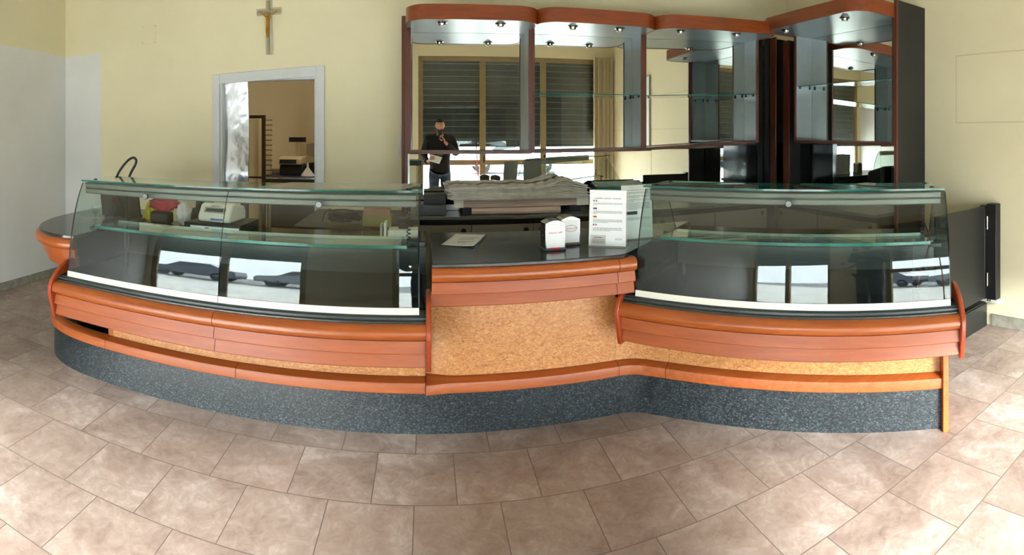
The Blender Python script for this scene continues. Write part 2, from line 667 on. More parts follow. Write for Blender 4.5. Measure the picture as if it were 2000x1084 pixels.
# shop windows: frame with mullions, transom and panes, dark shutters let down behind them
for wi, (x0, x1, z0, z1) in enumerate(WIN):
    n = 3 if wi == 0 else 2
    yf0, yf1 = YF - 0.09, YF - 0.03
    b = MB()
    b.box(x0, x0 + 0.09, yf0, yf1, z0, z1).box(x1 - 0.09, x1, yf0, yf1, z0, z1)
    b.box(x0 + 0.09, x1 - 0.09, yf0, yf1, z0, z0 + 0.06).box(x0 + 0.09, x1 - 0.09, yf0, yf1, z1 - 0.09, z1)
    w = (x1 - x0 - 0.09) / n
    for i in range(1, n):
        xm = x0 + 0.045 + i * w
        b.box(xm - 0.06, xm + 0.06, yf0, yf1, z0 + 0.09, z1 - 0.09)
    fr = struct(b.build('window_%d' % (wi + 1), 'frame_ochre', bevel=0.006))
    for i in range(n):
        a0 = x0 + (0.09 if i == 0 else 0.045 + i * w + 0.06)
        a1 = x1 - 0.09 if i == n - 1 else x0 + 0.045 + (i + 1) * w - 0.06
        if wi == 0:
            MB().box(a0, a1, yf0 + 0.005, yf1 - 0.005, 0.97, 1.07).build('transom', 'frame_ochre', fr, bevel=0.005)
        MB().box(a0, a1, YF - 0.064, YF - 0.058, z0 + 0.06, 0.97 if wi == 0 else z1 - 0.09).build('window_pane', 'window_glass', fr)
        if wi == 0:
            MB().box(a0, a1, YF - 0.064, YF - 0.058, 1.07, z1 - 0.09).build('window_pane', 'window_glass', fr)
        if i:
            hb = MB()
            hb.box(a0 - 0.05, a0 - 0.02, yf1, yf1 + 0.012, 1.02, 1.16).tube([(a0 - 0.035, yf1 + 0.01, 1.09), (a0 - 0.035, yf1 + 0.05, 1.09), (a0 + 0.07, yf1 + 0.05, 1.09)], 0.008)
            hb.build('window_handle', 'chrome', fr)
    names = ['roller_shutter']
    t = thing('roller_shutter', ['dark grey roller shutter half let down in the wide shop window behind the man',
                                 'dark grey roller shutter half let down in the two-bay shop window'][wi], 'shutter', (x0, YF - 0.14, 0))
    ys = 0.0
    pr = []
    z = 1.36
    while z + 0.125 < z1:
        pr += [(ys - 0.004, z), (ys + 0.003, z + 0.003), (ys + 0.010, z + 0.012), (ys + 0.013, z + 0.06), (ys + 0.006, z + 0.110), (ys - 0.004, z + 0.120)]
        z += 0.125
    pr += [(ys - 0.014, pr[-1][1]), (ys - 0.014, 1.36)]
    MB().hull_yz(pr, 0.02, x1 - x0 - 0.02).build('slat_curtain', 'shutter', t)
    sb_ = MB()
    for i in range(1, 14):
        sb_.box(0.03, x1 - x0 - 0.03, 0.0035, 0.0145, 1.36 + i * 0.125 - 0.008, 1.36 + i * 0.125 + 0.001)
    sb_.build('slat_highlight', 'grey_plastic', t)  # light grey strips paint the highlights between the slats
    MB().box(0.02, x1 - x0 - 0.02, -0.02, 0.02, 1.325, 1.36).build('bottom_bar', 'steel_dark', t, bevel=0.003)

# ------------------------------------------------------------------ store room behind the doorway
struct(MB().box(-4.2, 1.2, YB, 7.6, -0.1, -0.001).build('floor_store', 'floor'))
struct(MB().box(-4.2, 1.2, YB + 0.14, 7.6, 3.1, 3.2).build('ceiling_store', 'ceiling'))
struct(MB().box(-4.2, 1.2, 7.5, 7.6, 0, 3.1).build('wall_store_back', 'store_wall'))
struct(MB().box(-4.2, -4.1, YB + 0.13, 7.5, 0, 3.1).build('wall_store_left', 'store_wall'))
struct(MB().box(1.1, 1.2, YB + 0.13, 7.5, 0, 3.1).build('wall_store_right', 'store_wall'))
area('store_room_fill', (-0.6, 6.2, 3.05), (0, 0, -1), 1.2, 0.2, 13, (1.0, 0.90, 0.76))  # added unseen light without a fixture, brightens the store room

# doorway: white casing (slightly out of level), sliding steel leaf
def sh(x):                    # the casing's head rises to the right
    return (x - (-1.46)) * 0.045
bd = MB()
CW = 0.075
for xa, xb in ((DX0 - CW, DX0), (DX1, DX1 + CW)):
    bd.add([(xa, YB - 0.02, 0), (xb, YB - 0.02, 0), (xb, YB, 0), (xa, YB, 0),
            (xa, YB - 0.02, DZ + CW + sh(xa)), (xb, YB - 0.02, DZ + CW + sh(xb)), (xb, YB, DZ + CW + sh(xb)), (xa, YB, DZ + CW + sh(xa))],
           [(0, 1, 2, 3), (4, 5, 6, 7), (0, 1, 5, 4), (1, 2, 6, 5), (2, 3, 7, 6), (3, 0, 4, 7)])
xa, xb = DX0, DX1
bd.add([(xa, YB - 0.02, DZ - 0.02 + sh(xa)), (xb, YB - 0.02, DZ - 0.02 + sh(xb)), (xb, YB, DZ - 0.02 + sh(xb)), (xa, YB, DZ - 0.02 + sh(xa)),
        (xa, YB - 0.02, DZ + CW + sh(xa)), (xb, YB - 0.02, DZ + CW + sh(xb)), (xb, YB, DZ + CW + sh(xb)), (xa, YB, DZ + CW + sh(xa))],
       [(0, 1, 2, 3), (4, 5, 6, 7), (0, 1, 5, 4), (1, 2, 6, 5), (2, 3, 7, 6), (3, 0, 4, 7)])
door = struct(bd.build('door_1', 'white_paint', bevel=0.004))
jb = MB()
jb.box(DX0, DX0 + 0.02, YB, YB + 0.13, 0, DZ).box(DX1 - 0.02, DX1, YB, YB + 0.13, 0, DZ).box(DX0 + 0.02, DX1 - 0.02, YB, YB + 0.13, DZ - 0.02, DZ)
jb.build('door_jamb', 'white_paint', door)
lf = simple('stainless_door_sheet', (205, 210, 214), 0.16, 1.0, var=0.05, nscale=2, stretch=(1, 1, 0.8), bmp=0.0)
t_ = lf.node_tree
bump(t_, t_.nodes['Principled BSDF'], noise(t_, coords(t_), 3.5, 3, 0.5), 0.5, 0.02)
M['door_steel'] = lf
lb_ = []
for i in range(41):
    z_ = 0.01 + (DZ - 0.03) * i / 40
    q_ = max(-0.75, (z_ - 1.58) / 0.50)
    lb_.append((YB + 0.075 - 0.040 * q_ * q_, z_))  # bow puts a bright upper and dark lower reflection into the sheet
MB().hull_yz(lb_ + [(y_ + 0.02, z_) for y_, z_ in reversed(lb_)], DX0 + 0.021, -1.66).build('door_leaf', 'door_steel', door, smooth=60)['label'] = 'stainless steel sliding leaf, bowed to shape its reflection'

# ------------------------------------------------------------------ counter base: granite plinth, wooden rail, burl panels
BASE = [(-2.64, 3.90), (-2.62, 3.45), (-2.57, 3.15), (-2.50, 2.98), (-2.40, 2.88), (-2.26, 2.81), (-2.10, 2.775), (-1.90, 2.76), (-1.40, 2.755), (-0.70, 2.76),
        (0.0, 2.765), (0.6, 2.772), (1.00, 2.775), (1.07, 2.775), (1.13, 2.762), (1.18, 2.735), (1.23, 2.69), (1.28, 2.645), (1.80, 2.125), (2.325, 1.60)]


def smooth_path(pts, n=6):
    """Catmull-Rom through pts"""
    out = []
    Q = [Vector(p) for p in pts]
    Q = [Q[0] * 2 - Q[1]] + Q + [Q[-1] * 2 - Q[-2]]
    for i in range(1, len(Q) - 2):
        p = Q[i - 1:i + 3]
        t = [0.0]
        for a, b_ in zip(p, p[1:]):
            t.append(t[-1] + max(1e-4, (b_ - a).length) ** 0.5)
        for k in range(n):
            x = t[1] + (t[2] - t[1]) * k / n
            L = lambda a, b_, ta, tb: a * ((tb - x) / (tb - ta)) + b_ * ((x - ta) / (tb - ta))
            a1, a2, a3 = L(p[0], p[1], t[0], t[1]), L(p[1], p[2], t[1], t[2]), L(p[2], p[3], t[2], t[3])
            out.append(tuple(L(L(a1, a2, t[0], t[2]), L(a2, a3, t[1], t[3]), t[1], t[2])))
    Q = Q[1:-1]
    out.append(tuple(Q[-1]))
    return out


def split_path(path, xs):
    """cut a left-to-right path at the given x values (used where x grows along it)"""
    res, cur, j = [], [path[0]], 0
    for a, b_ in zip(path, path[1:]):
        while j < len(xs) and a[0] < xs[j] <= b_[0]:
            u = (xs[j] - a[0]) / (b_[0] - a[0])
            q = (xs[j], a[1] + (b_[1] - a[1]) * u)
            cur.append(q)
            res.append(cur)
            cur = [q]
            j += 1
        cur.append(b_)
    res.append(cur)
    return res


base = thing('counter_base', 'long dark granite plinth with orange wooden rail running under the whole counter', 'counter base', (0, 2.77, 0))
O = Vector((0, 2.77))
rel = lambda pts: [(x - O.x, y - O.y) for x, y in pts]
bp = smooth_path(rel(BASE), 5)
MB().sweep([(0, 0), (0, 0.218), (-0.25, 0.218), (-0.25, 0)], bp).build('plinth', 'granite', base, smooth=30)
rail_prof = [(-0.03, 0.218), (0.018, 0.218), (0.024, 0.223), (0.026, 0.262), (0.022, 0.273), (0.012, 0.280), (-0.045, 0.286), (-0.045, 0.275), (-0.03, 0.27)]
segs = split_path(bp, [-1.88, -1.02, 0.0, 1.045, 1.285])
for i, sg in enumerate(segs):
    q = [Vector(p) for p in sg]
    if i < len(segs) - 1:
        d = (q[-1] - q[-2]).normalized()
        q[-1] = q[-1] - d * 0.003
    MB().sweep(rail_prof, [tuple(p) for p in q]).build('rail', 'wood_rail', base, smooth=35)
bseg = split_path(bp, [-1.86, 0.0, 1.045, 1.285])
for i, sg in enumerate(bseg[1:]):
    z1 = [0.46, 0.72, 0.64, 0.46][i]
    q = [Vector(p) for p in sg]
    q[-1] = q[-1] - (q[-1] - q[-2]).normalized() * 0.0015
    MB().sweep([(-0.034, 0.287), (-0.034, z1), (-0.050, z1), (-0.050, 0.287)], [tuple(p) for p in q]).build('burl_panel', 'burl', base, smooth=35)
# dark recess behind the rail at the round end, and the little post that closes the burl
MB().sweep([(-0.16, 0.219), (-0.16, 0.70), (-0.24, 0.70), (-0.24, 0.219)], bseg[0]).build('recess_panel', 'black_lam', base, smooth=35)
MB().box(-1.895, -1.860, 0.02, 0.08, 0.287, 0.46).build('post', 'wood_rail', base, bevel=0.002)
# end plank of the angled run
ep = MB()
R45 = Matrix.Rotation(-PI / 4, 4, 'Z')
c = Vector((2.325, 1.60 - 2.77, 0))
ep.box(0.0, 0.03, -0.045, 0.30, 0.0, 0.46, mtx=Matrix.Translation(c) @ R45)
ep.build('end_plank', 'wood_rail', base, bevel=0.004)

# ------------------------------------------------------------------ glass display cases
def bow_y(x, L, bow):
    u = 2 * x / L - 1
    return -bow * (1 - u * u)


def display_case(label, loc, rz, L, bow, joints, knobs):
    t = thing('display_case', label, 'display case', loc, rz)
    N = 24
    def path(a, b_, dy=0.0):
        return [(a + (b_ - a) * i / N, dy + bow_y(a + (b_ - a) * i / N, L, bow)) for i in range(N + 1)]
    g = 0.0015
    cuts = [0.0] + joints + [L]
    # outward is -y: on a path running +x the right-hand side is -y
    nose = [(-0.04, 0.590), (-0.04, 0.664), (0.004, 0.665), (0.020, 0.659), (0.032, 0.645), (0.038, 0.627), (0.036, 0.611), (0.026, 0.598), (0.010, 0.591)]
    b1 = [(-0.02, 0.529), (0.014, 0.529), (0.016, 0.533), (0.004, 0.586), (-0.02, 0.588)]
    b2 = [(-0.03, 0.461), (0.001, 0.461), (0.004, 0.465), (-0.010, 0.523), (-0.03, 0.524)]
    for a, b_ in zip(cuts, cuts[1:]):
        MB().sweep(nose, path(a + g, b_ - g)).build('bullnose', 'wood', t, smooth=40)
        MB().sweep(b1, path(a + g, b_ - g)).build('trim_board', 'wood_board', t, smooth=20)
        MB().sweep(b2, path(a + g, b_ - g)).build('trim_board', 'wood_board', t, smooth=20)
    MB().sweep([(-0.03, 0.461), (-0.03, 0.66), (-0.24, 0.66), (-0.24, 0.461)], path(0, L)).build('front_body', 'black_lam', t)
    MB().sweep([(-0.004, 0.665), (-0.004, 0.672), (-0.022, 0.676), (-0.024, 0.686), (-0.038, 0.688), (-0.040, 0.694), (-0.12, 0.696), (-0.12, 0.665)], path(0, L)).build('ledge', 'ledge', t, smooth=20)
    # scroll-shaped end panels
    sc = [(0.20, 0.775), (0.13, 0.768), (0.06, 0.745), (0.005, 0.710), (-0.035, 0.672), (-0.052, 0.635), (-0.052, 0.600), (-0.040, 0.552), (-0.010, 0.447), (-0.004, 0.440),
          (0.06, 0.440), (0.10, 0.47), (0.20, 0.47)]
    for x0 in (-0.024, L):
        MB().hull_yz(sc, x0, x0 + 0.024).build('end_panel', 'wood_end', t, bevel=0.005)
    # body
    MB().box(0, L, 0.24, 0.80, 0.40, 0.69).build('carcass', 'black_lam', t)
    MB().sweep([(-0.11, 0.697), (-0.11, 0.705), (-0.80, 0.705), (-0.80, 0.697)], path(0.0, L)).build('deck', 'deck', t)
    MB().box(0.0, L, 0.77, 0.785, 0.705, 0.865).build('rear_panel', 'steel_dark', t)
    MB().box(0.0, L, 0.765, 1.12, 0.866, 0.900).build('service_shelf', 'worktop', t, bevel=0.004)
    MB().box(0.02, L - 0.02, 0.80, 1.08, 0.06, 0.865).build('service_cabinet', 'cab_grey', t)
    # curved front glass, in section
    sec = [(0.045, 0.694), (0.0482, 0.727), (0.0515, 0.760), (0.0560, 0.80), (0.0608, 0.84), (0.0664, 0.88), (0.0725, 0.92), (0.080, 0.96), (0.0885, 1.00), (0.099, 1.04), (0.111, 1.08), (0.125, 1.12), (0.141, 1.16), (0.1595, 1.20), (0.178, 1.235), (0.189, 1.253)]
    th = 0.006
    prof = [(-y, z) for y, z in sec] + [(-y - th, z) for y, z in reversed(sec)]
    ns = len(sec)
    e0, e1 = 0.055, L - 0.030
    gc = [e0] + joints + [e1]
    for a, b_ in zip(gc, gc[1:]):
        m = MB().sweep(prof, path(a + g, b_ - g), k=1, kfun=lambda j: 1 if j in (ns - 1, 2 * ns - 1) else 0)
        m.build('front_glass', ['glass', 'glass_edge_dark'], t, smooth=30)
        st = [(-0.0425, 0.694), (-0.0455, 0.726), (-0.0470, 0.726), (-0.0448, 0.694)]
        MB().sweep(st, path(a + g, b_ - g)).build('white_strip', 'white_strip', t)
    # side glass
    for x0 in (e0 + 0.002, e1 - 0.008):
        poly = [(y + 0.009 + bow_y(x0, L, bow), z) for y, z in sec] + [(0.52, 1.253), (0.76, 0.905), (0.76, 0.706), (0.06, 0.706)]
        MB().hull_yz(poly, x0, x0 + 0.006, k=0, kside=1).build('side_glass', ['glass', 'glass_edge_dark'], t)
    # top glass with rubber discs
    MB().sweep([(-0.235, 1.256), (-0.235, 1.267), (-0.60, 1.267), (-0.60, 1.256)], path(e0 - 0.045, e1 + 0.02), k=0, kfun=lambda j: 1 if j in (0, 2) else 0).build('top_glass', ['glass_top', 'glass_edge'], t)
    for x0 in (e0 + 0.03, e1 - 0.06):
        for y0 in (0.30, 0.55):
            MB().lathe([(0.012, 1.267), (0.013, 1.270), (0.010, 1.272)], (x0, y0 + bow_y(x0, L, bow) * 0.3, 0), 16).build('glass_clip', 'rubber', t)
    # lamp housing along the top
    MB().sweep([(-0.205, 1.246), (-0.200, 1.252), (-0.23, 1.255), (-0.262, 1.255), (-0.262, 1.190), (-0.212, 1.186), (-0.208, 1.192), (-0.208, 1.214), (-0.214, 1.218), (-0.206, 1.226)],
               path(e0 + 0.012, e1 - 0.012)).build('lamp_housing', 'alu', t, smooth=25)
    for x0 in knobs:
        mt = Matrix.Rotation(PI / 2, 4, 'X')
        MB().lathe([(0.011, 0), (0.017, 0.004), (0.018, 0.018), (0.015, 0.022)], (x0, 0.178 + bow_y(x0, L, bow), 1.200), 18, 0, mt).build('glass_knob', 'steel_dark', t, smooth=40)
    # middle shelf with brackets, thin posts
    MB().sweep([(-0.24, 0.968), (-0.24, 0.984), (-0.50, 0.984), (-0.50, 0.968)], path(e0 + 0.06, e1 - 0.06), kfun=lambda j: {0: 1, 2: 2}.get(j, 0)).build('glass_shelf', ['glass_top', 'glass_edge', 'glass_edge_glint'], t)
    MB().sweep([(-0.245, 0.961), (-0.245, 0.967), (-0.255, 0.967), (-0.255, 0.961)], path(e0 + 0.06, e1 - 0.06)).build('shelf_seal', 'rubber', t)
    for x0, sgn in ((e0 + 0.012, 1), (e1 - 0.012, -1)):
        for y0 in (0.27, 0.47):
            a, b_ = sorted((x0, x0 + sgn * 0.06))
            MB().box(a, b_, y0 - 0.014, y0 + 0.014, 0.945, 0.967).build('shelf_bracket', 'bumper', t, bevel=0.003)
    for x0 in (e0 + 0.13, e1 - 0.13):
        MB().box(x0 - 0.008, x0 + 0.008, 0.50, 0.512, 0.706, 0.945).build('shelf_post', 'steel_dark', t)
    # rear sliding-glass rail
    MB().box(e0 + 0.01, e1 - 0.01, 0.755, 0.775, 0.900, 0.915).build('rear_track', 'black_plastic', t)
    # coiled cable by the far end
    pts = []
    x0 = e1 - 0.07
    for i in range(160):
        a = i / 160 * 2 * PI * 13
        pts.append((x0 + 0.012 * math.cos(a), 0.56 + 0.012 * math.sin(a), 1.21 - 0.29 * i / 160))
    MB().tube(pts, 0.0025, 5).build('coiled_cable', 'rubber', t, smooth=60)
    return t


case_l = display_case('long two-bay curved glass display case with the cash till behind it', (-2.085, 2.50, 0), 0, 2.085, 0.02, [1.045], [0.545, 1.545])
case_r = display_case('single-bay curved glass display case on the angled run, next to the black hatch door', (1.020, 2.642, 0), -PI / 4, 1.715, 0.035, [], [0.862])
# a brown cable hangs inside the right case
pts = smooth_path([(0, 0), (0.03, -0.10), (0.01, -0.16), (-0.03, -0.25), (-0.055, -0.35)], 5)
MB().tube([(1.60 + x, 0.40 - 0.1 * i / len(pts), 1.06 + z) for i, (x, z) in enumerate(pts)], 0.005, 6).build('hanging_cable', 'wood_dark', case_r, smooth=60)

# ------------------------------------------------------------------ middle counter
ct = thing('bar_counter', 'open black-topped bar counter with wooden trim between the two glass cases', 'counter', (0.0, 2.59, 0))
wt = [(0.03, 0.0), (0.60, 0.012), (1.00, 0.022), (1.035, 0.035), (1.10, 0.095), (1.86, 0.845), (0.03, 0.845)]
MB().prism([(x, y) for x, y in wt], 0.905, 0.925).build('worktop', 'worktop', ct, bevel=0.004)
pth = [(0.028, 0.004), (0.30, 0.008), (0.60, 0.014), (0.90, 0.022), (0.985, 0.026)]
pth2 = [(0.988, 0.026), (1.04, 0.028), (1.085, 0.030)]
nose = [(-0.04, 0.835), (-0.04, 0.905), (0.000, 0.906), (0.014, 0.900), (0.026, 0.887), (0.030, 0.869), (0.028, 0.853), (0.018, 0.841), (0.004, 0.836)]
b1 = [(-0.03, 0.776), (0.005, 0.776), (0.007, 0.780), (-0.004, 0.831), (-0.03, 0.833)]
b2 = [(-0.04, 0.713), (-0.008, 0.713), (-0.005, 0.717), (-0.019, 0.770), (-0.04, 0.771)]
for q in (pth, pth2):
    MB().sweep(nose, q).build('bullnose', 'wood', ct, smooth=40)
    MB().sweep(b1, q).build('trim_board', 'wood_board', ct, smooth=20)
    MB().sweep(b2, q).build('trim_board', 'wood_board', ct, smooth=20)
MB().prism([(0.03, 0.05), (1.0, 0.06), (1.05, 0.11), (1.75, 0.80), (0.03, 0.80)], 0.725, 0.904).build('counter_body', 'black_lam', ct)
MB().box(0.03, 1.7, 0.76, 0.78, 0.0, 0.72).build('service_panel', 'cab_grey', ct)

# ------------------------------------------------------------------ rounded end counter on the far left
ec = thing('round_end_counter', 'rounded black-topped wooden counter end left of the long glass case', 'counter', (-2.3, 3.2, 0))
EC = smooth_path([(-2.70, 3.95), (-2.70, 3.50), (-2.665, 3.20), (-2.58, 2.95), (-2.46, 2.77), (-2.31, 2.665), (-2.17, 2.635), (-2.068, 2.655)], 5)
ecr = [(x + 2.3, y - 3.2) for x, y in EC]
MB().prism(ecr + [(-2.068 + 2.3, 0.75)], 0.897, 0.917).build('worktop', 'worktop', ec, bevel=0.003)
MB().sweep([(-0.04, 0.825), (-0.04, 0.897), (0.0, 0.899), (0.016, 0.892), (0.030, 0.878), (0.034, 0.862), (0.030, 0.845), (0.018, 0.832), (0.002, 0.826)], ecr).build('bullnose', 'wood', ec, smooth=40)
MB().sweep([(-0.06, 0.765), (-0.030, 0.765), (-0.012, 0.822), (-0.06, 0.825)], ecr).build('trim_board', 'wood_board', ec, smooth=20)
MB().sweep([(-0.09, 0.705), (-0.062, 0.705), (-0.044, 0.762), (-0.09, 0.765)], ecr).build('trim_board', 'wood_board', ec, smooth=20)
MB().prism([(x * 0.55, y * 0.8 + 0.06) for x, y in ecr] + [(0.12, 0.75)], 0.32, 0.90).build('counter_body', 'black_lam', ec)

# ------------------------------------------------------------------ back counter along both walls
bc = thing('back_counter', 'long dark back counter with grey doors under the wall mirrors', 'counter', (0, 4.2, 0))
top = [(-0.14, 0.0), (3.20, 0.0), (3.20, -1.35), (3.66, -1.35), (3.66, 0.38), (-0.14, 0.38)]
MB().prism(top, 0.884, 0.908).build('worktop', 'counter_edge', bc, bevel=0.003)
MB().prism([(x + (0.05 if x > 3 and x < 3.3 else 0), y + (0.05 if y == 0.0 else 0)) for x, y in top], 0.09, 0.883).build('counter_body', 'black_lam', bc)


def holed_door(x0, x1, z0, z1, parent, left, rot=False, xf=3.23):
    """flat door with a dark finger hole near one upper corner"""
    if rot:
        d = MB().box(xf, xf + 0.018, x0, x1, z0, z1).build('cabinet_door', 'cab_grey', parent, bevel=0.002)
        c_ = x1 - 0.06 if left else x0 + 0.06
        MB().lathe([(0.021, 0), (0.021, 0.004), (0.016, 0.005)], (xf - 0.002, c_, z1 - 0.045), 18, 0, Matrix.Rotation(-PI / 2, 4, 'Y')).build('finger_hole', 'black_plastic', d)
    else:
        d = MB().box(x0, x1, 0.03, 0.048, z0, z1).build('cabinet_door', 'cab_grey', parent, bevel=0.002)
        c_ = x0 + 0.06 if left else x1 - 0.06
        MB().lathe([(0.021, 0), (0.021, 0.004), (0.016, 0.005)], (c_, 0.03, z1 - 0.045), 18, 0, Matrix.Rotation(PI / 2, 4, 'X')).build('finger_hole', 'black_plastic', d)


for i, (a, b_) in enumerate(((-0.10, 0.36), (0.365, 0.865), (0.87, 1.40), (1.405, 1.95), (1.955, 2.55), (2.555, 3.15))):
    holed_door(a, b_, 0.10, 0.836, bc, i % 2 == 0 and i != 0)
for i, (a, b_) in enumerate(((-0.62, -0.04), (-1.33, -0.63))):
    holed_door(a, b_, 0.10, 0.836, bc, i == 0, True, 3.232)

bl = thing('black_cabinet', 'low black cabinet against the wall right of the doorway', 'cabinet', (-0.53, 4.2, 0))
MB().prism([(-0.42, -0.36), (-0.36, -0.42), (0.36, -0.42), (0.36, 0.50), (-0.42, 0.50)], 0.0, 0.86).build('cabinet_body', 'black_lam', bl, bevel=0.01)
MB().prism([(-0.44, -0.38), (-0.38, -0.44), (0.37, -0.44), (0.37, 0.51), (-0.44, 0.51)], 0.862, 0.89).build('cabinet_top', 'black_plastic', bl, bevel=0.008)

# ------------------------------------------------------------------ mirrored wall cabinets
def canopy_poly(L, prot, x0=0.0, x1=None, r=0.16, y_back=0.22):
    x1 = L if x1 is None else x1
    p = [(x0, y_back)]
    for i in range(9):
        a = PI + i / 8 * PI / 2
        p.append((x0 + r + r * math.cos(a), -prot + r + r * math.sin(a)))
    for i in range(9):
        a = -PI / 2 + i / 8 * PI / 2
        p.append((x1 - r + r * math.cos(a), -prot + r + r * math.sin(a)))
    p.append((x1, y_back))
    return p


def wall_cabinet(label, loc, rz, L, zb, zt, prot, shelf, shear=0.0, ext=(0, 0), spots=((0.24, -0.2), (0.74, -0.2)), black_end=False):
    t = thing('mirrored_wall_cabinet', label, 'wall cabinet', loc, rz, 'mirrored wall cabinets with spotlit canopies')
    before = set(bpy.data.objects)
    for i, x0 in enumerate((0.0, L - 0.018)):
        s = MB().box(x0, x0 + 0.018, 0.016, 0.225, zb, zt).build('side_panel', 'panel_grey', t)
        MB().box(x0 - 0.004, x0 + 0.022, 0.0, 0.018, zb - 0.004, zt).build('edge_strip', 'wood_dark', s, bevel=0.002)
    bt = MB().box(0.018, L - 0.018, 0.012, 0.225, zb, zb + 0.014).build('bottom_panel', 'panel_grey', t)
    MB().box(0.018, L - 0.018, 0.0, 0.014, zb - 0.006, zb + 0.018).build('edge_strip', 'wood_dark', bt, bevel=0.002)
    MB().box(0.002, L - 0.002, 0.226, 0.232, zb - 0.004, zt).build('mirror', 'mirror', t)
    MB().box(0.0, L, 0.233, 0.36, zb, zt + 0.05).build('back_box', 'black_lam', t)
    poly = canopy_poly(L, prot, -ext[0], L + ext[1])
    cn = MB().prism(poly, zt, zt + 0.018).build('canopy', 'panel_grey', t)
    fr = MB()
    path_ = poly[1:-1]
    path_ = [(poly[0][0], 0.22)] + path_ + [(poly[-1][0], 0.22)]
    fr.sweep([(0.0, zt - 0.004), (0.014, zt - 0.004), (0.014, zt + 0.112), (0.0, zt + 0.112)], path_)
    fr.build('fascia', 'wood_fascia', cn, smooth=30)
    MB().prism(poly, zt + 0.09, zt + 0.10).build('canopy_lid', 'black_lam', t)
    if shelf:
        sg = MB().prism([(0.024, 0.03), (L - 0.024, 0.03), (L - 0.024, 0.222), (0.024, 0.222)], shelf, shelf + 0.007, 0, 1).build('glass_shelf', ['glass_top', 'glass_edge'], t)
        for x0, q in ((0.018, 1), (L - 0.018, -1)):
            for y0 in (0.06, 0.19):
                MB().box(min(x0, x0 + q * 0.016), max(x0, x0 + q * 0.016), y0 - 0.008, y0 + 0.008, shelf - 0.018, shelf - 0.001).build('shelf_pin', 'black_plastic', sg)
    for sx, sy in spots:
        sp = MB().lathe([(0.044, zt), (0.044, zt - 0.004), (0.030, zt - 0.010), (0.026, zt - 0.026), (0.020, zt - 0.028)], (sx, sy, 0), 20).build('spotlight', 'chrome', t, smooth=40)
        MB().lathe([(0.019, zt - 0.0285), (0.016, zt - 0.033), (0.008, zt - 0.035)], (sx, sy, 0), 16).build('spotlight_lens', 'lens', sp)
    if shear:
        for o in set(bpy.data.objects) - before:
            if o.type == 'MESH':
                for v in o.data.vertices:
                    v.co.z += shear * (v.co.x - L / 2)
    return t


wall_cabinet('leftmost mirrored wall cabinet with no glass shelf, reflecting the man with a phone', (-0.145, 4.35, 0), 0, 1.018, 1.405, 2.434, 0.32, None, 0.0, spots=((0.27, -0.20), (0.73, -0.20)))
wall_cabinet('mirrored wall cabinet with one glass shelf, second from the left, above the stacked bags', (0.880, 4.35, 0), 0, 1.005, 1.415, 2.444, 0.32, 1.905, 0.01, spots=((0.30, -0.18), (0.70, -0.20)))
wall_cabinet('mirrored wall cabinet with one glass shelf on the back wall, beside the room corner', (1.890, 4.35, 0), 0, 1.245, 1.455, 2.484, 0.34, 1.935, 0.050, spots=((0.24, -0.24), (0.82, -0.24)))
wall_cabinet('mirrored wall cabinet on the side wall with a black outer end panel', (3.42, 4.135, 0), -PI / 2, 1.300, 1.480, 2.545, 0.40, 2.035, -0.010, ext=(0.03, 0), spots=((0.22, -0.28), (0.98, -0.26)))

# panels tying the cabinets to the back counter
pn = thing('mirror_back_panel', 'dark panelled wall lining with a low mirror strip under the back wall cabinets', 'wall panel', (0, 4.58, 0))
MB().box(-0.175, -0.148, -0.23, 0.14, 0.91, 2.53).build('side_panel', 'wood_dark', pn, bevel=0.003)
MB().box(-0.205, -0.176, -0.10, 0.14, 0.91, 2.56).build('side_panel', 'wood_dark', pn, bevel=0.003)
MB().box(-0.146, 0.86, 0.0, 0.006, 0.91, 1.394).build('low_mirror', 'mirror', pn)
MB().box(0.863, 2.06, 0.0, 0.006, 0.91, 1.406).build('low_mirror', 'mirror', pn)
MB().box(2.063, 2.86, 0.0, 0.006, 0.91, 1.42).build('low_mirror', 'mirror', pn)
MB().box(-0.146, 3.80, 0.008, 0.14, 0.91, 1.39).build('backing', 'black_lam', pn)
MB().box(2.862, 3.28, 0.0, 0.006, 0.91, 1.45).build('dark_panel', 'black_gloss', pn)
MB().box(3.285, 3.66, 0.0, 0.006, 0.91, 2.60).build('dark_panel', 'black_gloss', pn)
MB().box(3.14, 3.284, -0.02, -0.005, 1.46, 2.60).build('dark_panel', 'black_lam', pn)
MB().box(3.452, 3.468, -0.10, -0.004, 0.91, 2.60).build('trim_strip', 'wood_dark', pn, bevel=0.003)

pr_ = thing('mirror_side_panel', 'dark panelled side wall lining with a low mirror strip and black end panel', 'wall panel', (3.66, 3.6, 0))
MB().box(0.0, 0.006, 0.225, 0.975, 0.91, 1.46).build('dark_panel', 'black_gloss', pr_)
MB().box(0.0, 0.006, -0.76, 0.22, 0.91, 1.475).build('low_mirror', 'mirror', pr_)
MB().box(0.008, 0.15, -0.76, 0.975, 0.91, 1.47).build('backing', 'black_lam', pr_)
MB().box(-0.17, -0.154, 0.70, 0.80, 0.91, 2.545).build('trim_strip', 'wood_dark', pr_, bevel=0.003)
MB().box(-0.14, 0.0, 0.72, 0.74, 0.91, 2.545).build('dark_panel', 'black_lam', pr_)
MB().box(-0.225, 0.15, -0.80, -0.775, 0.0, 2.68).build('end_panel', 'black_lam', pr_, bevel=0.002)
MB().box(-0.250, -0.226, -0.802, -0.773, 0.0, 2.68).build('edge_strip', 'wood_dark', pr_, bevel=0.002)

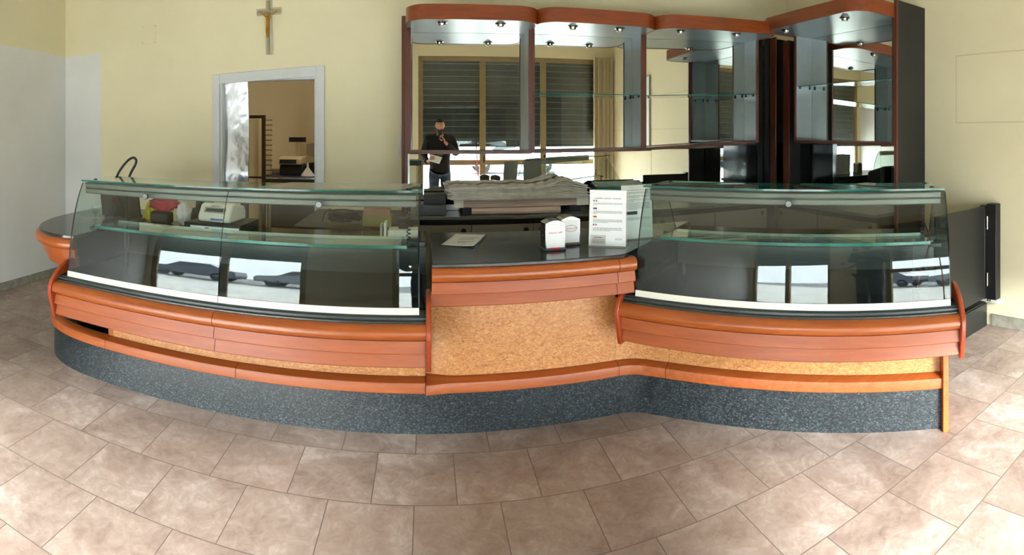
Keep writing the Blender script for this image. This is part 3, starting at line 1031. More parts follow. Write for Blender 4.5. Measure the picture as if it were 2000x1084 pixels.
# ------------------------------------------------------------------ black hatch door on the side wall and its low base
hd = thing('hatch_door', 'black flap door hinged to the side wall on a dark jamb', 'door', (3.80, 2.14, 0))
MB().box(-0.77, -0.075, -0.012, 0.010, 0.245, 0.985).build('door_leaf', 'black_lam', hd, bevel=0.002)
MB().box(-0.072, 0.008, -0.10, -0.014, 0.235, 1.0).build('jamb', 'black_plastic', hd, bevel=0.003)
MB().box(-0.10, -0.064, -0.0138, 0.03, 0.24, 0.99).build('hinge_stile', 'black_plastic', hd, bevel=0.003)
for z0 in (0.345, 0.80):
    MB().tube([(-0.082, -0.026, z0), (-0.082, -0.026, z0 + 0.105)], 0.010, 10).build('hinge', 'chrome', hd, smooth=50)
lb = thing('low_steel_base', 'low dark steel base on the floor under the black hatch door', 'base', (3.2, 2.3, 0))
MB().box(-0.12, 0.58, -0.15, 0.10, 0, 0.185).build('base_box', 'steel_dark', lb, bevel=0.003)
MB().box(-0.11, 0.57, -0.14, 0.09, 0.186, 0.194).build('black_mat', 'black_lam', lb)
for y0 in (0.03, 0.06):
    MB().box(-0.11, 0.57, y0, y0 + 0.008, 0.195, 0.202).build('track', 'steel', lb)
so = thing('wall_socket', 'white surface socket box low on the side wall by the hatch jamb', 'socket', (3.79, 2.11, 0.2))
MB().box(-0.03, 0.019, -0.10, 0.12, 0.0, 0.034).build('socket_box', 'white_plastic', so, bevel=0.004)
for k in (0, 1):
    MB().box(-0.032, -0.0305, -0.005 + k * 0.02, 0.006 + k * 0.02, 0.008, 0.026).build('socket_outlet', 'black_plastic', so)

# ------------------------------------------------------------------ things on the walls
cr = thing('crucifix', 'clear and taupe crucifix with gilded figure high above the doorway', 'crucifix', (P(527, 60, Y=4.73).x, 4.73, 2.30))
MB().box(-0.034, 0.030, -0.020, -0.012, 0.0, 0.50).box(-0.122, -0.0345, -0.020, -0.012, 0.365, 0.43).box(0.0305, 0.112, -0.020, -0.012, 0.365, 0.43).build('clear_cross', 'clear_plastic', cr, bevel=0.001)
MB().box(-0.020, 0.004, -0.030, -0.021, 0.0, 0.50).box(-0.117, -0.0205, -0.030, -0.021, 0.385, 0.410).box(0.0045, 0.108, -0.030, -0.021, 0.385, 0.410).build('taupe_cross', 'beige_metal', cr, bevel=0.001)
fg = MB()
x0 = -0.009
fg.tube([(x0, -0.040, 0.352), (x0, -0.044, 0.325), (x0, -0.042, 0.29), (x0, -0.041, 0.262), (x0 + 0.002, -0.044, 0.24)], [0.009, 0.017, 0.012, 0.014, 0.011], 10)
for sg_ in (-1, 1):
    fg.tube([(x0 + sg_ * 0.010, -0.042, 0.338), (x0 + sg_ * 0.045, -0.038, 0.368), (x0 + sg_ * 0.078, -0.034, 0.398)], [0.007, 0.006, 0.005], 8)
    fg.tube([(x0 + sg_ * 0.006, -0.044, 0.262), (x0 + sg_ * 0.008, -0.054, 0.215), (x0 + sg_ * 0.004, -0.044, 0.170), (x0 + sg_ * 0.003, -0.050, 0.155)], [0.009, 0.008, 0.006, 0.005], 8)
fg.ball((x0 - 0.003, -0.052, 0.368), 0.013, 10, sc=(0.9, 0.9, 1.15))
fg.build('figure', 'gold', cr, smooth=60)
cp = thing('wall_cover_plate', 'square cover plate painted over on the wall near the room corner', 'cover plate', (P(291, 55, Y=4.73).x, 4.73, 0))
MB().box(-0.085, 0.085, -0.006, 0.0, 2.49, 2.68).build('plate', 'plaster', cp, bevel=0.002)
for sx in (-0.072, 0.072):
    for sz in (2.503, 2.667):
        MB().lathe([(0.005, 0), (0.005, 0.002)], (sx, -0.0065, sz), 10, 0, Matrix.Rotation(PI / 2, 4, 'X')).build('screw', 'grey_plastic', cp)
sw = tag(MB().box(P(785, 300, Y=4.73).x - 0.03, P(785, 300, Y=4.73).x - 0.004, 4.712, 4.73, 1.36, 1.56).build('wall_switch', 'white_plastic', bevel=0.003), 'narrow white wall plate beside the outer edge of the mirrored cabinets', 'switch')
nb = thing('notice_board', 'tall white framed board on the side wall, seen in the mirrors', 'board', (3.80, 0.5, 0))
MB().box(-0.012, 0.0, -0.16, 0.16, 1.35, 2.60).build('board_panel', 'paper', nb)
MB().box(-0.02, -0.0125, -0.17, -0.15, 1.34, 2.61).box(-0.02, -0.0125, 0.15, 0.17, 1.34, 2.61).box(-0.02, -0.0125, -0.149, 0.149, 2.59, 2.61).box(-0.02, -0.0125, -0.149, 0.149, 1.34, 1.36).build('board_frame', 'grey_plastic', nb)

# curtain beside the shop window
cb = MB()
n = 90
pts = [(3.36 + 0.40 * i / n, YF + 0.12 + 0.055 * math.sin(i * 0.95) + 0.01 * math.sin(i * 0.31)) for i in range(n + 1)]
cb.sweep([(0.0, 0.05), (0.0, 3.15), (0.004, 3.15), (0.004, 0.05)], pts)
tag(cb.build('curtain', 'curtain', smooth=60), 'cream curtain hanging in folds beside the shop window', 'curtain')

# ------------------------------------------------------------------ things on the bar counter
ZT = 0.925


def sheet(name, label, cat, p0, p1, h, lean, mtl_extra=None):
    """upright document in a clear stand from bottom-left p0 to bottom-right p1"""
    d = Vector((p1[0] - p0[0], p1[1] - p0[1], 0))
    w = d.length
    t = thing(name, label, cat, (p0[0], p0[1], ZT), math.atan2(d.y, d.x))
    R = Matrix.Rotation(-lean, 4, 'X')
    MB().box(0, w, -0.001, 0.001, 0.004, h, mtx=R).build('document', 'paper', t)
    MB().box(-0.003, w + 0.003, 0.002, 0.004, 0.0, h + 0.004, mtx=R).box(-0.003, w + 0.003, -0.035, 0.075, 0.0, 0.003).build('clear_stand', 'clear_plastic', t)
    return t, w, R


def lines(b, x0, x1, z, n, dz, w_last, R, thk=0.0017, k=0):
    for i in range(n):
        e = x1 if i < n - 1 else x0 + (x1 - x0) * w_last
        # words: broken dashes
        x = x0
        while x < e - 0.004:
            ln = random.uniform(0.006, 0.018)
            b.box(x, min(x + ln, e), -0.0020, -0.0012, z - i * dz - thk, z - i * dz, k, mtx=R)
            x += ln + 0.003


a0, a1 = P(1150, 480, z=ZT), P(1222, 483, z=ZT)
t, w, R = sheet('allergen_notice', 'white allergen notice with four flags and a card, upright beside the napkin dispensers', 'sign', a0, a1, 0.315, 0.10)
F = lambda x, z: R @ Matrix.Translation((x, -0.0016, z)) @ Matrix.Rotation(PI / 2, 4, 'X')
text_mesh('ALLERGENI - ALLERGEN - ALLERGENE', 0.0090, 'ink_blue', 'heading_lettering', t, F(w / 2, 0.266))
for xa_, zz, n_, wl in ((0.022, 0.243, 3, 0.12), (0.022, 0.198, 4, 0.12), (0.022, 0.150, 4, 0.5), (0.022, 0.104, 4, 0.6), (w - 0.06, 0.046, 2, 1.0)):
    b = MB()
    lines(b, xa_, w - 0.022, zz, n_, 0.0052, wl, R)
    b.build('lettering', 'ink', t)
for zz, cols in ((0.256, ('flag_green', 'paper', 'flag_red')), (0.2125, ('flag_blue', 'flag_red', 'flag_blue')), (0.165, None), (0.121, ('flag_blue', 'paper', 'flag_red'))):
    fb = MB()
    if cols:
        for i in range(3):
            fb.box(0.022 + i * 0.007, 0.029 + i * 0.007, -0.0024, -0.0014, zz - 0.006, zz + 0.004, i, mtx=R)
        fb.build('flag', list(cols), t)
    else:
        for i in range(3):
            fb.box(0.022, 0.043, -0.0024, -0.0014, zz - 0.006 + i * 0.0035, zz - 0.0025 + i * 0.0035, i, mtx=R)
        fb.build('flag', ['flag_gold', 'flag_red', 'ink'], t)
cd = MB().box(0.012, 0.098, -0.006, -0.004, 0.008, 0.062, mtx=R).build('business_card', 'paper_grey', t)
cb_ = MB()
lines(cb_, 0.03, 0.08, 0.052, 1, 0.006, 1, R, 0.004)
for o_ in (0.040, 0.034, 0.028, 0.022):
    lines(cb_, 0.022, 0.09, o_, 1, 0.006, 1, R, 0.0016)
for i, v in enumerate(cb_.v):
    cb_.v[i] = (v[0], v[1] - 0.005, v[2])
cb_.build('lettering', 'ink', cd)

q0 = P(1216, 477, r=3.18)
q1 = P(1275, 472, r=3.27)
t, w, R = sheet('notice_sheet', 'printed notice standing behind the allergen sign, partly behind the right glass case', 'sign', (q0.x, q0.y), (q1.x, q1.y), 0.325, 0.06)
for zz, n_, wl in ((0.296, 1, 1.0), (0.283, 3, 0.2), (0.262, 3, 0.6), (0.240, 3, 0.4), (0.220, 8, 0.5), (0.130, 3, 1.0)):
    b = MB()
    lines(b, 0.012, w - 0.015, zz, n_, 0.0058, wl, R)
    b.build('lettering', 'ink', t)
MB().box(0.012, w * 0.5, -0.0022, -0.0012, 0.148, 0.168, mtx=R).build('stamp_block', 'ink', t)

# napkin dispensers
def dispenser(label, loc, rz, oval):
    t = thing('napkin_dispenser', label, 'napkin dispenser', loc, rz, 'chrome napkin dispensers on the bar counter')
    w, d, h = 0.058, 0.050, 0.166
    prof = [(-w, 0.004), (-w, h - 0.018)]
    for i in range(1, 10):
        a = i / 10
        prof.append((-w + 2 * w * a, h - 0.018 + 0.018 * math.sin(PI * a)))
    prof += [(w, h - 0.018), (w, 0.004)]
    n = len(prof)
    b = MB()
    m0 = 0
    b.v = [(x, -d, z) for x, z in prof] + [(x, d, z) for x, z in prof]
    b.f = [tuple(range(n)), tuple(range(2 * n - 1, n - 1, -1))] + [(i, n + i, n + (i + 1) % n, (i + 1) % n) for i in range(n)]
    b.k = [0] * len(b.f)
    b.build('chrome_body', 'dispenser_steel', t, bevel=0.002)
    MB().box(-w + 0.007, w - 0.007, -d - 0.003, -d, 0.016, h - 0.020).build('napkin_face', 'paper', t, bevel=0.001)
    MB().box(-w - 0.002, w + 0.002, -d - 0.002, d + 0.002, 0, 0.008).build('base_plate', 'black_plastic', t, bevel=0.001)
    MB().box(-w + 0.03, w - 0.03, -d - 0.006, -d - 0.0032, 0.010, 0.018).build('front_lip', 'red' if not oval else 'chrome', t, bevel=0.001)
    if oval:
        ov = MB().lathe([(0.036, 0), (0.038, 0.0006), (0.036, 0.0012)], (0, -d - 0.003, 0.098), 32, 0, Matrix.Rotation(PI / 2, 4, 'X') @ Matrix.Diagonal(Vector((1, 0.5, 1, 1))))
        ov.build('oval_badge', 'grey_plastic', t)
        MB().lathe([(0.034, 0.0005), (0.034, 0.0016)], (0, -d - 0.003, 0.098), 32, 0, Matrix.Rotation(PI / 2, 4, 'X') @ Matrix.Diagonal(Vector((1, 0.46, 1, 1)))).build('oval_field', 'paper', t)
    text_mesh('Dersut caffè', 0.0155, 'red', 'lettering', t, Matrix.Translation((0, -d - (0.0048 if oval else 0.0034), 0.094)) @ Matrix.Rotation(PI / 2, 4, 'X'))
    MB().ball((-w - 0.001, 0, 0.075), 0.012, 12, sc=(0.25, 1, 0.6)).build('side_button', 'chrome', t, smooth=60)
    return t


p = P(1086, 490, z=ZT)
dispenser('chrome napkin dispenser nearer the counter edge, plain white face with red lettering', (p.x - 0.004, p.y + 0.055, ZT), 0.05, False)
p = P(1111, 483, z=ZT)
dispenser('chrome napkin dispenser with a red word inside an oval, just behind the plain one', (p.x + 0.020, p.y + 0.095, ZT), 0.08, True)

# loose papers
t = thing('loose_papers', 'grey printed sheets lying on the black counter, one corner curled', 'papers', (0.23, 3.16, ZT))
q = [P(862, 479, z=ZT), P(925, 485, z=ZT), P(948, 459, z=ZT), P(890, 458, z=ZT)]
q = [(v.x - 0.23, v.y - 3.16) for v in q]
for k_, (dx, dy, nm, ml) in enumerate(((0.012, -0.012, 'under_sheet', 'ink'), (0, 0, 'top_sheet', 'paper_grey'))):
    b = MB()
    N_ = 10
    for i in range(N_ + 1):
        for j in range(N_ + 1):
            u, v = i / N_, j / N_
            a = Vector(q[0]) * (1 - u) * (1 - v) + Vector(q[1]) * u * (1 - v) + Vector(q[2]) * u * v + Vector(q[3]) * (1 - u) * v
            z = 0.001 + k_ * 0.003 + 0.02 * max(0, u + (1 - v) - 1.35) ** 1.5 * k_
            b.v.append((a.x + dx, a.y + dy, z))
    for i in range(N_):
        for j in range(N_):
            c_ = i * (N_ + 1) + j
            b.f.append((c_, c_ + 1, c_ + N_ + 2, c_ + N_ + 1))
            b.k.append(0)
    o = b.build(nm, ml, t, smooth=60)
    so_ = o.modifiers.new('thickness', 'SOLIDIFY')
    so_.thickness = 0.0008
ib = MB()
for (fx, fy, wd) in ((0.35, 0.62, 0.10), (0.33, 0.48, 0.09), (0.36, 0.32, 0.10), (0.40, 0.20, 0.05)):
    a = Vector(q[0]) * (1 - fx) * (1 - fy) + Vector(q[1]) * fx * (1 - fy) + Vector(q[2]) * fx * fy + Vector(q[3]) * (1 - fx) * fy
    ib.box(a.x, a.x + wd, a.y, a.y + 0.006, 0.0050, 0.0054)
ib.build('lettering', 'ink', t)

# ------------------------------------------------------------------ things on the back counter
ZB = 0.909
rl = tag(MB().tube([P(921, 412, Y=4.30).to_tuple()[:2] + (ZB + 0.030,), (1.10, 4.28, ZB + 0.030)], 0.029, 20).build('paper_roll', 'pink_sheets', smooth=50), 'pale paper roll lying under the stacked sheets on the back counter', 'paper roll')
bx = thing('sheet_stack', 'stack of flat pale pink cardboard sheets under the plastic bags', 'cardboard', (0.8, 4.40, ZB))
MB().box(-0.50, -0.40, -0.10, 0.12, 0.0, 0.062).build('support_block', 'black_plastic', bx)
MB().box(0.40, 0.50, -0.06, 0.12, 0.0, 0.062).build('support_block', 'black_plastic', bx)
b = MB()
for i in range(9):
    e = random.uniform(-0.012, 0.012)
    b.box(-0.56 + e, 0.53 + e, -0.135 + random.uniform(0, 0.01), 0.15, 0.063 + i * 0.0075, 0.0695 + i * 0.0075)
b.build('flat_sheet', 'pink_sheets', bx)
MB().box(-0.575, -0.50, -0.142, -0.136, 0.062, 0.13).build('white_flap', 'white_plastic', bx)
MB().box(0.44, 0.545, -0.142, -0.136, 0.062, 0.13).build('white_flap', 'white_plastic', bx)
# plastic bags: many thin rumpled layers
b = MB()
z = ZB + 0.133
for l in range(14):
    NX, NY = 70, 8
    m0 = len(b.v)
    top_ = l > 11
    xa, xb = 0.17 + random.uniform(0, 0.05) - (0.02 if l > 8 else 0), 1.35 - random.uniform(0, 0.03)
    ph = random.uniform(0, 6)
    y0_ = 4.235 + random.uniform(-0.008, 0.008)
    for i in range(NX + 1):
        u = i / NX
        hump = 0.050 * math.exp(-((u - 0.84) / 0.10) ** 2) * (l / 13) ** 2
        for j in range(NY + 1):
            v = j / NY
            zz = z + l * 0.0072 + hump + 0.0012 * math.sin(u * 9 + ph)
            if top_:
                zz += 0.007 * (math.sin(u * 31 + ph + v * 9) + 0.7 * math.sin(u * 57 - v * 14 + ph * 2)) * (1 + 1.0 * math.exp(-((u - 0.84) / 0.12) ** 2)) * min(1, v * 3 + 0.3)
            b.v.append((xa + (xb - xa) * u, y0_ + 0.31 * v + 0.003 * math.sin(u * 40 + ph), zz))
    for i in range(NX):
        for j in range(NY):
            c_ = m0 + i * (NY + 1) + j
            b.f.append((c_, c_ + 1, c_ + NY + 2, c_ + NY + 1))
            b.k.append(0)
o = b.build('plastic_bags', 'bag_film', smooth=50)
so_ = o.modifiers.new('thickness', 'SOLIDIFY')
so_.thickness = 0.0062
tag(o, 'rumpled pile of clear plastic bags on the back counter below the mirrors', 'plastic bags', kind='stuff')

t = thing('dark_tray_box', 'low dark box on the back counter left of the bag pile', 'box', (0.06, 4.36, ZB))
MB().box(-0.14, 0.10, -0.10, 0.16, 0, 0.085).build('box_body', 'steel_dark', t, bevel=0.003)
MB().box(-0.08, 0.10, -0.05, 0.16, 0.086, 0.16).build('upper_box', 'black_lam', t, bevel=0.003)
t = thing('slant_top_box', 'dark slant-topped box with glass lid on the back counter right of the bags', 'box', (1.68, 4.36, ZB))
MB().hull_yz([(-0.14, 0), (-0.14, 0.14), (0.16, 0.22), (0.16, 0)], -0.24, 0.24).build('box_body', 'black_lam', t, bevel=0.004)
MB().hull_yz([(-0.135, 0.146), (-0.135, 0.152), (0.16, 0.232), (0.16, 0.226)], -0.23, 0.23, 0, 1).build('glass_lid', ['glass_top', 'glass_edge'], t)

# ------------------------------------------------------------------ things behind the left case (on its service shelf)
ZS = 0.901
t = thing('till_monitor', 'black till monitor seen from behind through the left glass case', 'monitor', (-2.20, 3.42, 0.918), 0.10)
Rm = Matrix.Translation((0, 0, -0.01)) @ Matrix.Rotation(0.22, 4, 'X')
MB().box(-0.155, 0.165, -0.02, 0.015, 0.03, 0.245, mtx=Rm).build('screen_back', 'rubber', t, bevel=0.008)
MB().prism([(-0.10, -0.09), (0.10, -0.09), (0.13, 0.10), (-0.13, 0.10)], 0, 0.025).box(-0.035, 0.035, 0.002, 0.03, 0.026, 0.12).build('monitor_foot', 'black_plastic', t, bevel=0.004)
t = thing('ticket_clip', 'small steel ticket rail beside the black till monitor', 'ticket rail', (-2.33, 3.62, 0.918))
cb2 = MB().tube([(-0.16, 0.02, 0.0), (-0.16, 0.02, 0.25)], 0.005, 8).tube([(-0.16, 0.02, 0.25), (-0.02, 0.02, 0.245)], 0.005, 8)
for i in range(5):
    cb2.tube([(-0.14 + i * 0.02, 0.02, 0.245), (-0.135 + i * 0.02, 0.022, 0.16)], 0.0018, 5)
cb2.build('rail_bar', 'steel', t, smooth=60)
MB().ball((-0.165, 0.02, 0.25), 0.012).build('end_knob', 'rubber', t, smooth=60)
t = thing('glass_goblet', 'small glass goblet by the end of the left case', 'glass', (-2.36, 3.30, 0.918))
MB().lathe([(0.026, 0), (0.026, 0.003), (0.005, 0.008), (0.005, 0.035), (0.022, 0.045), (0.030, 0.065), (0.028, 0.095), (0.0265, 0.095), (0.028, 0.066), (0.020, 0.048), (0.002, 0.04)], (0, 0, 0), 20).build('goblet_bowl', 'glass_top', t, smooth=50)


def drape(name, label, cat, mtl, loc, size, seed, group=None, parent=None):
    """crumpled lump of cloth"""
    rnd = random.Random(seed)
    bm = bmesh.new()
    bmesh.ops.create_icosphere(bm, subdivisions=4, radius=1)
    ph = [rnd.uniform(0, 6) for _ in range(6)]
    for v in bm.verts:
        c_ = v.co
        k_ = 1 + 0.12 * math.sin(5 * c_.x + ph[0] + 3 * c_.z) + 0.10 * math.sin(9 * c_.y + ph[1] + 4 * c_.x) + 0.06 * math.sin(14 * c_.z + ph[2] + 8 * c_.x)
        v.co = Vector((c_.x * size[0], c_.y * size[1], c_.z * size[2])) * k_
        v.co.z = max(v.co.z, -size[2] * 0.9) + size[2] * 0.9
    me = bpy.data.meshes.new(name)
    bm.to_mesh(me)
    bm.free()
    for p_ in me.polygons:
        p_.use_smooth = True
    me.materials.append(M[mtl])
    o = bpy.data.objects.new(name, me)
    o.location = loc
    COL.objects.link(o)
    return tag(o, label, cat, group)


drape('yellow_bag', 'crumpled yellow plastic bag behind the till monitor', 'bag', 'cloth_yellow', (-1.99, 3.50, ZS), (0.042, 0.04, 0.078), 3)
drape('white_rag', 'white rag hanging by the red cloth', 'cloth', 'cloth_white', (-1.70, 3.47, ZS), (0.05, 0.045, 0.085), 5)
drape('red_cloth', 'crimson cloth bundled behind the left glass case', 'cloth', 'cloth_red', (-1.865, 3.47, ZS + 0.095), (0.115, 0.06, 0.048), 9)
drape('black_coat', 'black coat heaped behind the crimson cloth and the till', 'coat', 'jacket', (-1.66, 3.88, 0.70), (0.17, 0.10, 0.20), 21)
tag(MB().box(-1.66 - 0.25, -1.66 + 0.25, 3.74, 4.02, 0.0, 0.70).build('low_stool', 'black_lam', bevel=0.02), 'low black stool carrying the heaped black coat', 'stool')
tag(MB().box(-1.955, -1.80, 3.42, 3.52, ZS, ZS + 0.090).build('dark_pouch', 'black_lam', bevel=0.02, seg=3), 'dark pouch under the crimson cloth', 'pouch')

t = thing('cash_box', 'black cash box under the white till on the service shelf', 'cash box', (-1.38, 3.44, ZS), -0.05)
MB().box(-0.22, 0.20, -0.16, 0.18, 0, 0.058).build('drawer_body', 'black_lam', t, bevel=0.004)
MB().box(-0.17, 0.19, -0.1615, -0.1605, 0.004, 0.040).build('paper_label', 'paper', t)
MB().box(-0.06, -0.03, -0.1625, -0.1616, 0.014, 0.032).build('red_stamp', 'flag_red', t)
t = thing('cash_till', 'rounded white cash till with a dark display on the black cash box', 'cash till', (-1.39, 3.42, ZS + 0.059), -0.12)
prof = [(-0.09, 0.0), (-0.105, 0.03), (-0.09, 0.060), (-0.055, 0.115), (-0.02, 0.125), (0.06, 0.105), (0.13, 0.10), (0.15, 0.07), (0.15, 0.0)]
MB().hull_yz(prof, -0.125, 0.125).build('till_body', 'white_plastic', t, bevel=0.022, seg=4)
Rt = Matrix.Translation((0, -0.0905, 0.060)) @ Matrix.Rotation(-0.565, 4, 'X')
MB().box(-0.082, 0.082, -0.004, 0.004, 0.006, 0.046, mtx=Rt).build('display_bezel', 'grey_plastic', t, bevel=0.008, seg=3)
MB().box(-0.066, 0.066, -0.0055, -0.0035, 0.014, 0.036, mtx=Rt).build('display_window', 'bumper', t, bevel=0.001)
MB().box(-0.042, 0.042, -0.0015, 0.003, 0.050, 0.064, mtx=Rt).build('name_badge', 'paper_grey', t)
text_mesh('BALTEC', 0.015, 'ink', 'lettering', t, Rt @ Matrix.Translation((0, -0.0020, 0.0515)) @ Matrix.Rotation(PI / 2, 4, 'X'))
MB().box(-0.02, 0.075, -0.1045, -0.098, 0.018, 0.030).build('blue_sticker', 'ink_blue', t)
MB().lathe([(0.045, -0.085), (0.048, -0.07), (0.048, 0.07), (0.045, 0.085)], (0.0, 0.10, 0.090), 24, 0, Matrix.Rotation(PI / 2, 4, 'Y')).build('paper_cover', 'white_plastic', t, smooth=40)

# black looped hose rising behind the case
lp = smooth_path([(0, 0.0), (0.02, 0.07), (0.075, 0.155), (0.125, 0.20), (0.158, 0.208), (0.175, 0.185), (0.168, 0.15), (0.135, 0.08), (0.11, 0.0)], 6)
base_p = P(226, 346, Y=3.30)
tag(MB().tube([(base_p.x + x * 0.95, 3.30 + 0.02 * math.sin(z * 10), base_p.z + z * 0.80 - 0.02) for x, z in lp] + [(base_p.x + 0.09, 3.30, base_p.z - 0.30)], 0.009, 10).build('looped_hose', 'rubber', smooth=60),
    'black hose bent into a loop above the left glass case', 'hose')
t = None

# cables, boxes and small devices on the black cabinet
cbm = MB()
rnd = random.Random(11)
for k_ in range(5):
    cpts = []
    a0_ = rnd.uniform(0, 6)
    for i in range(26):
        a = a0_ + i * 0.62
        r_ = 0.06 + 0.03 * math.sin(i * 0.9 + k_)
        cpts.append((r_ * 1.5 * math.cos(a), r_ * 0.8 * math.sin(a), 0.02 + 0.030 * abs(math.sin(a * 0.7 + k_)) + 0.012 * k_))
    cbm.tube(cpts, 0.005, 6)
o = cbm.build('cable_tangle', 'rubber', smooth=60)
o.location = (-0.60, 3.92, 0.893)
tag(o, 'tangle of black cables on the low black cabinet', 'cables')
tag(MB().tube([(-0.78, 3.95, 0.90), (-0.76, 3.95, 0.97), (-0.72, 3.95, 1.0), (-0.69, 3.95, 0.97), (-0.70, 3.94, 0.90)], 0.004, 6).build('cable_loop', 'rubber', smooth=60), 'thin black cable loop standing up beside the cable tangle', 'cable')
t = thing('cardboard_carton', 'small open carton, brown above and olive below, on the black cabinet', 'carton', (-0.35, 3.90, 0.891))
MB().box(-0.11, 0.10, -0.07, 0.07, 0, 0.075).build('carton_body', 'box_yellow', t, bevel=0.002)
MB().hull_yz([(-0.07, 0.076), (-0.03, 0.125), (0.07, 0.125), (0.07, 0.076)], -0.105, 0.09).build('carton_lid', 'cardboard', t, bevel=0.002)
t = thing('tape_printer', 'small white label printer with black roll on the service shelf', 'printer', (-0.19, 3.40, ZS))
MB().box(-0.05, 0.14, -0.06, 0.07, 0, 0.055).build('printer_body', 'white_plastic', t, bevel=0.004)
MB().lathe([(0.05, -0.03), (0.05, 0.03)], (0.045, 0.04, 0.075), 24, 0, Matrix.Rotation(PI / 2, 4, 'Y')).build('black_roll', 'rubber', t, smooth=40)
MB().box(-0.075, -0.060, -0.06, 0.05, 0, 0.10).build('upright_plate', 'white_plastic', t, bevel=0.002)
MB().box(-0.10, -0.088, -0.05, 0.05, 0, 0.085).build('upright_plate', 'paper_grey', t, bevel=0.002)

# translucent sheet on the left case's glass top
tag(MB().add([(-0.90, 2.765, 1.268), (-0.13, 2.765, 1.268), (-0.04, 3.085, 1.268), (-0.80, 3.085, 1.268), (-0.90, 2.765, 1.272), (-0.13, 2.765, 1.272), (-0.04, 3.085, 1.272), (-0.80, 3.085, 1.272)],
             [(0, 1, 2, 3), (4, 5, 6, 7), (0, 1, 5, 4), (1, 2, 6, 5), (2, 3, 7, 6), (3, 0, 4, 7)]).build('plastic_sheet', 'sheet'),
    'milky translucent sheet lying on top of the left glass case', 'sheet')

# ------------------------------------------------------------------ store room things
t = thing('tray_rack', 'dark bronze tray rack with rungs inside the store room', 'rack', (-1.80, 5.7, 0))
fp = P(515, 240, Y=5.7)
dx = fp.x + 1.80
b = MB().box(dx - 0.018, dx + 0.018, -0.02, 0.02, 0, 1.78).box(dx - 0.75, dx - 0.72, -0.02, 0.02, 0, 1.78).box(dx - 0.72, dx - 0.018, -0.015, 0.015, 1.745, 1.78).box(dx - 0.72, dx - 0.018, -0.015, 0.015, 1.07, 1.09)
b.build('rack_frame', 'rack_brown', t)
for i in range(14):
    z = 1.72 - i * 0.056
    MB().box(dx + 0.0185, dx + 0.10, -0.006, 0.006, z, z + 0.008).build('rung', 'rack_brown', t)
t = thing('cream_fridge', 'tall cream enamel fridge behind the tray rack', 'fridge', (-2.30, 6.1, 0))
MB().box(-0.35, 0.35, -0.05, 0.45, 0.0, 1.76).build('fridge_body', 'fridge', t, bevel=0.01)
MB().box(-0.345, 0.345, -0.075, -0.052, 0.05, 1.74).build('fridge_door', 'fridge', t, bevel=0.006)
tag(MB().box(-1.55, -1.02, 5.15, 5.6, 0, 0.93).build('dark_cupboard', 'black_lam', bevel=0.01), 'dark low cupboard just inside the store room doorway', 'cupboard')
t = thing('prep_table', 'steel table with a blue top in the store room', 'table', (-1.55, 6.3, 0))
MB().box(-0.36, 0.42, -0.25, 0.45, 1.035, 1.06).build('table_top', 'steel', t, bevel=0.004)
MB().box(-0.36, 0.42, -0.24, 0.44, 0.985, 1.034).build('table_apron', 'rack_brown', t)
for sx in (-0.33, 0.39):
    for sy in (-0.22, 0.42):
        MB().box(sx - 0.02, sx + 0.02, sy - 0.02, sy + 0.02, 0, 0.985).build('leg', 'steel', t)
MB().box(-0.34, 0.30, -0.23, 0.30, 1.061, 1.068).build('blue_tray', 'blue_tray', t)
t = thing('shop_scale', 'cream shop scale with a black display on a pole', 'scale', (-1.61, 6.40, 1.069))
MB().hull_yz([(-0.16, 0.0), (-0.11, 0.13), (0.12, 0.13), (0.14, 0.0)], -0.16, 0.13).build('scale_stand', 'black_plastic', t, bevel=0.01)
sb = MB().hull_yz([(-0.17, 0.131), (-0.15, 0.20), (-0.06, 0.225), (0.12, 0.225), (0.12, 0.131)], -0.17, 0.12).build('scale_body', 'fridge', t, bevel=0.01)
MB().add([(-0.15, -0.171, 0.142), (0.06, -0.171, 0.142), (0.06, -0.156, 0.192), (-0.15, -0.156, 0.192)], [(0, 1, 2, 3)]).build('keypad', 'bumper', sb)
MB().box(-0.005, 0.012, 0.05, 0.06, 0.226, 0.40).box(0.035, 0.050, 0.05, 0.06, 0.226, 0.40).build('display_pole', 'fridge', t)
MB().box(-0.085, 0.13, 0.035, 0.075, 0.402, 0.462).build('display_head', 'black_plastic', t, bevel=0.003)
t = tag(MB().lathe([(0.085, 0.0), (0.082, 0.01), (0.014, 0.10), (0.010, 0.16)], (0, 0, 0), 24).build('funnel', 'white_plastic', smooth=40), 'white plastic funnel standing upside down beside the scale', 'funnel')
t.location = (-1.40, 6.20, 1.069)
t = thing('slicer_hood', 'sloping beige machine housing behind the scale', 'machine', (-1.18, 6.95, 0))
MB().prism([(-0.36, -0.10), (0.45, -0.10), (0.45, 0.30), (-0.36, 0.30)], 0.0, 1.19).build('machine_body', 'black_lam', t, bevel=0.01)
vs = [(-0.38, -0.12, 1.30), (0.48, -0.12, 1.02), (0.48, -0.12, 1.20), (-0.30, -0.12, 1.46), (-0.38, -0.12, 1.44)]
vs += [(x, 0.30, z) for x, _, z in vs]
MB().add(vs, [(0, 1, 2, 3, 4), (9, 8, 7, 6, 5), (0, 1, 6, 5), (1, 2, 7, 6), (2, 3, 8, 7), (3, 4, 9, 8), (4, 0, 5, 9)]).build('sloping_hood', 'beige_metal', t, bevel=0.006)
t = tag(MB().box(-2.0, -1.66, 6.60, 6.80, 0, 1.12).build('side_cabinet', 'beige_metal', bevel=0.006), 'beige cabinet against the store room wall left of the scale', 'cabinet')

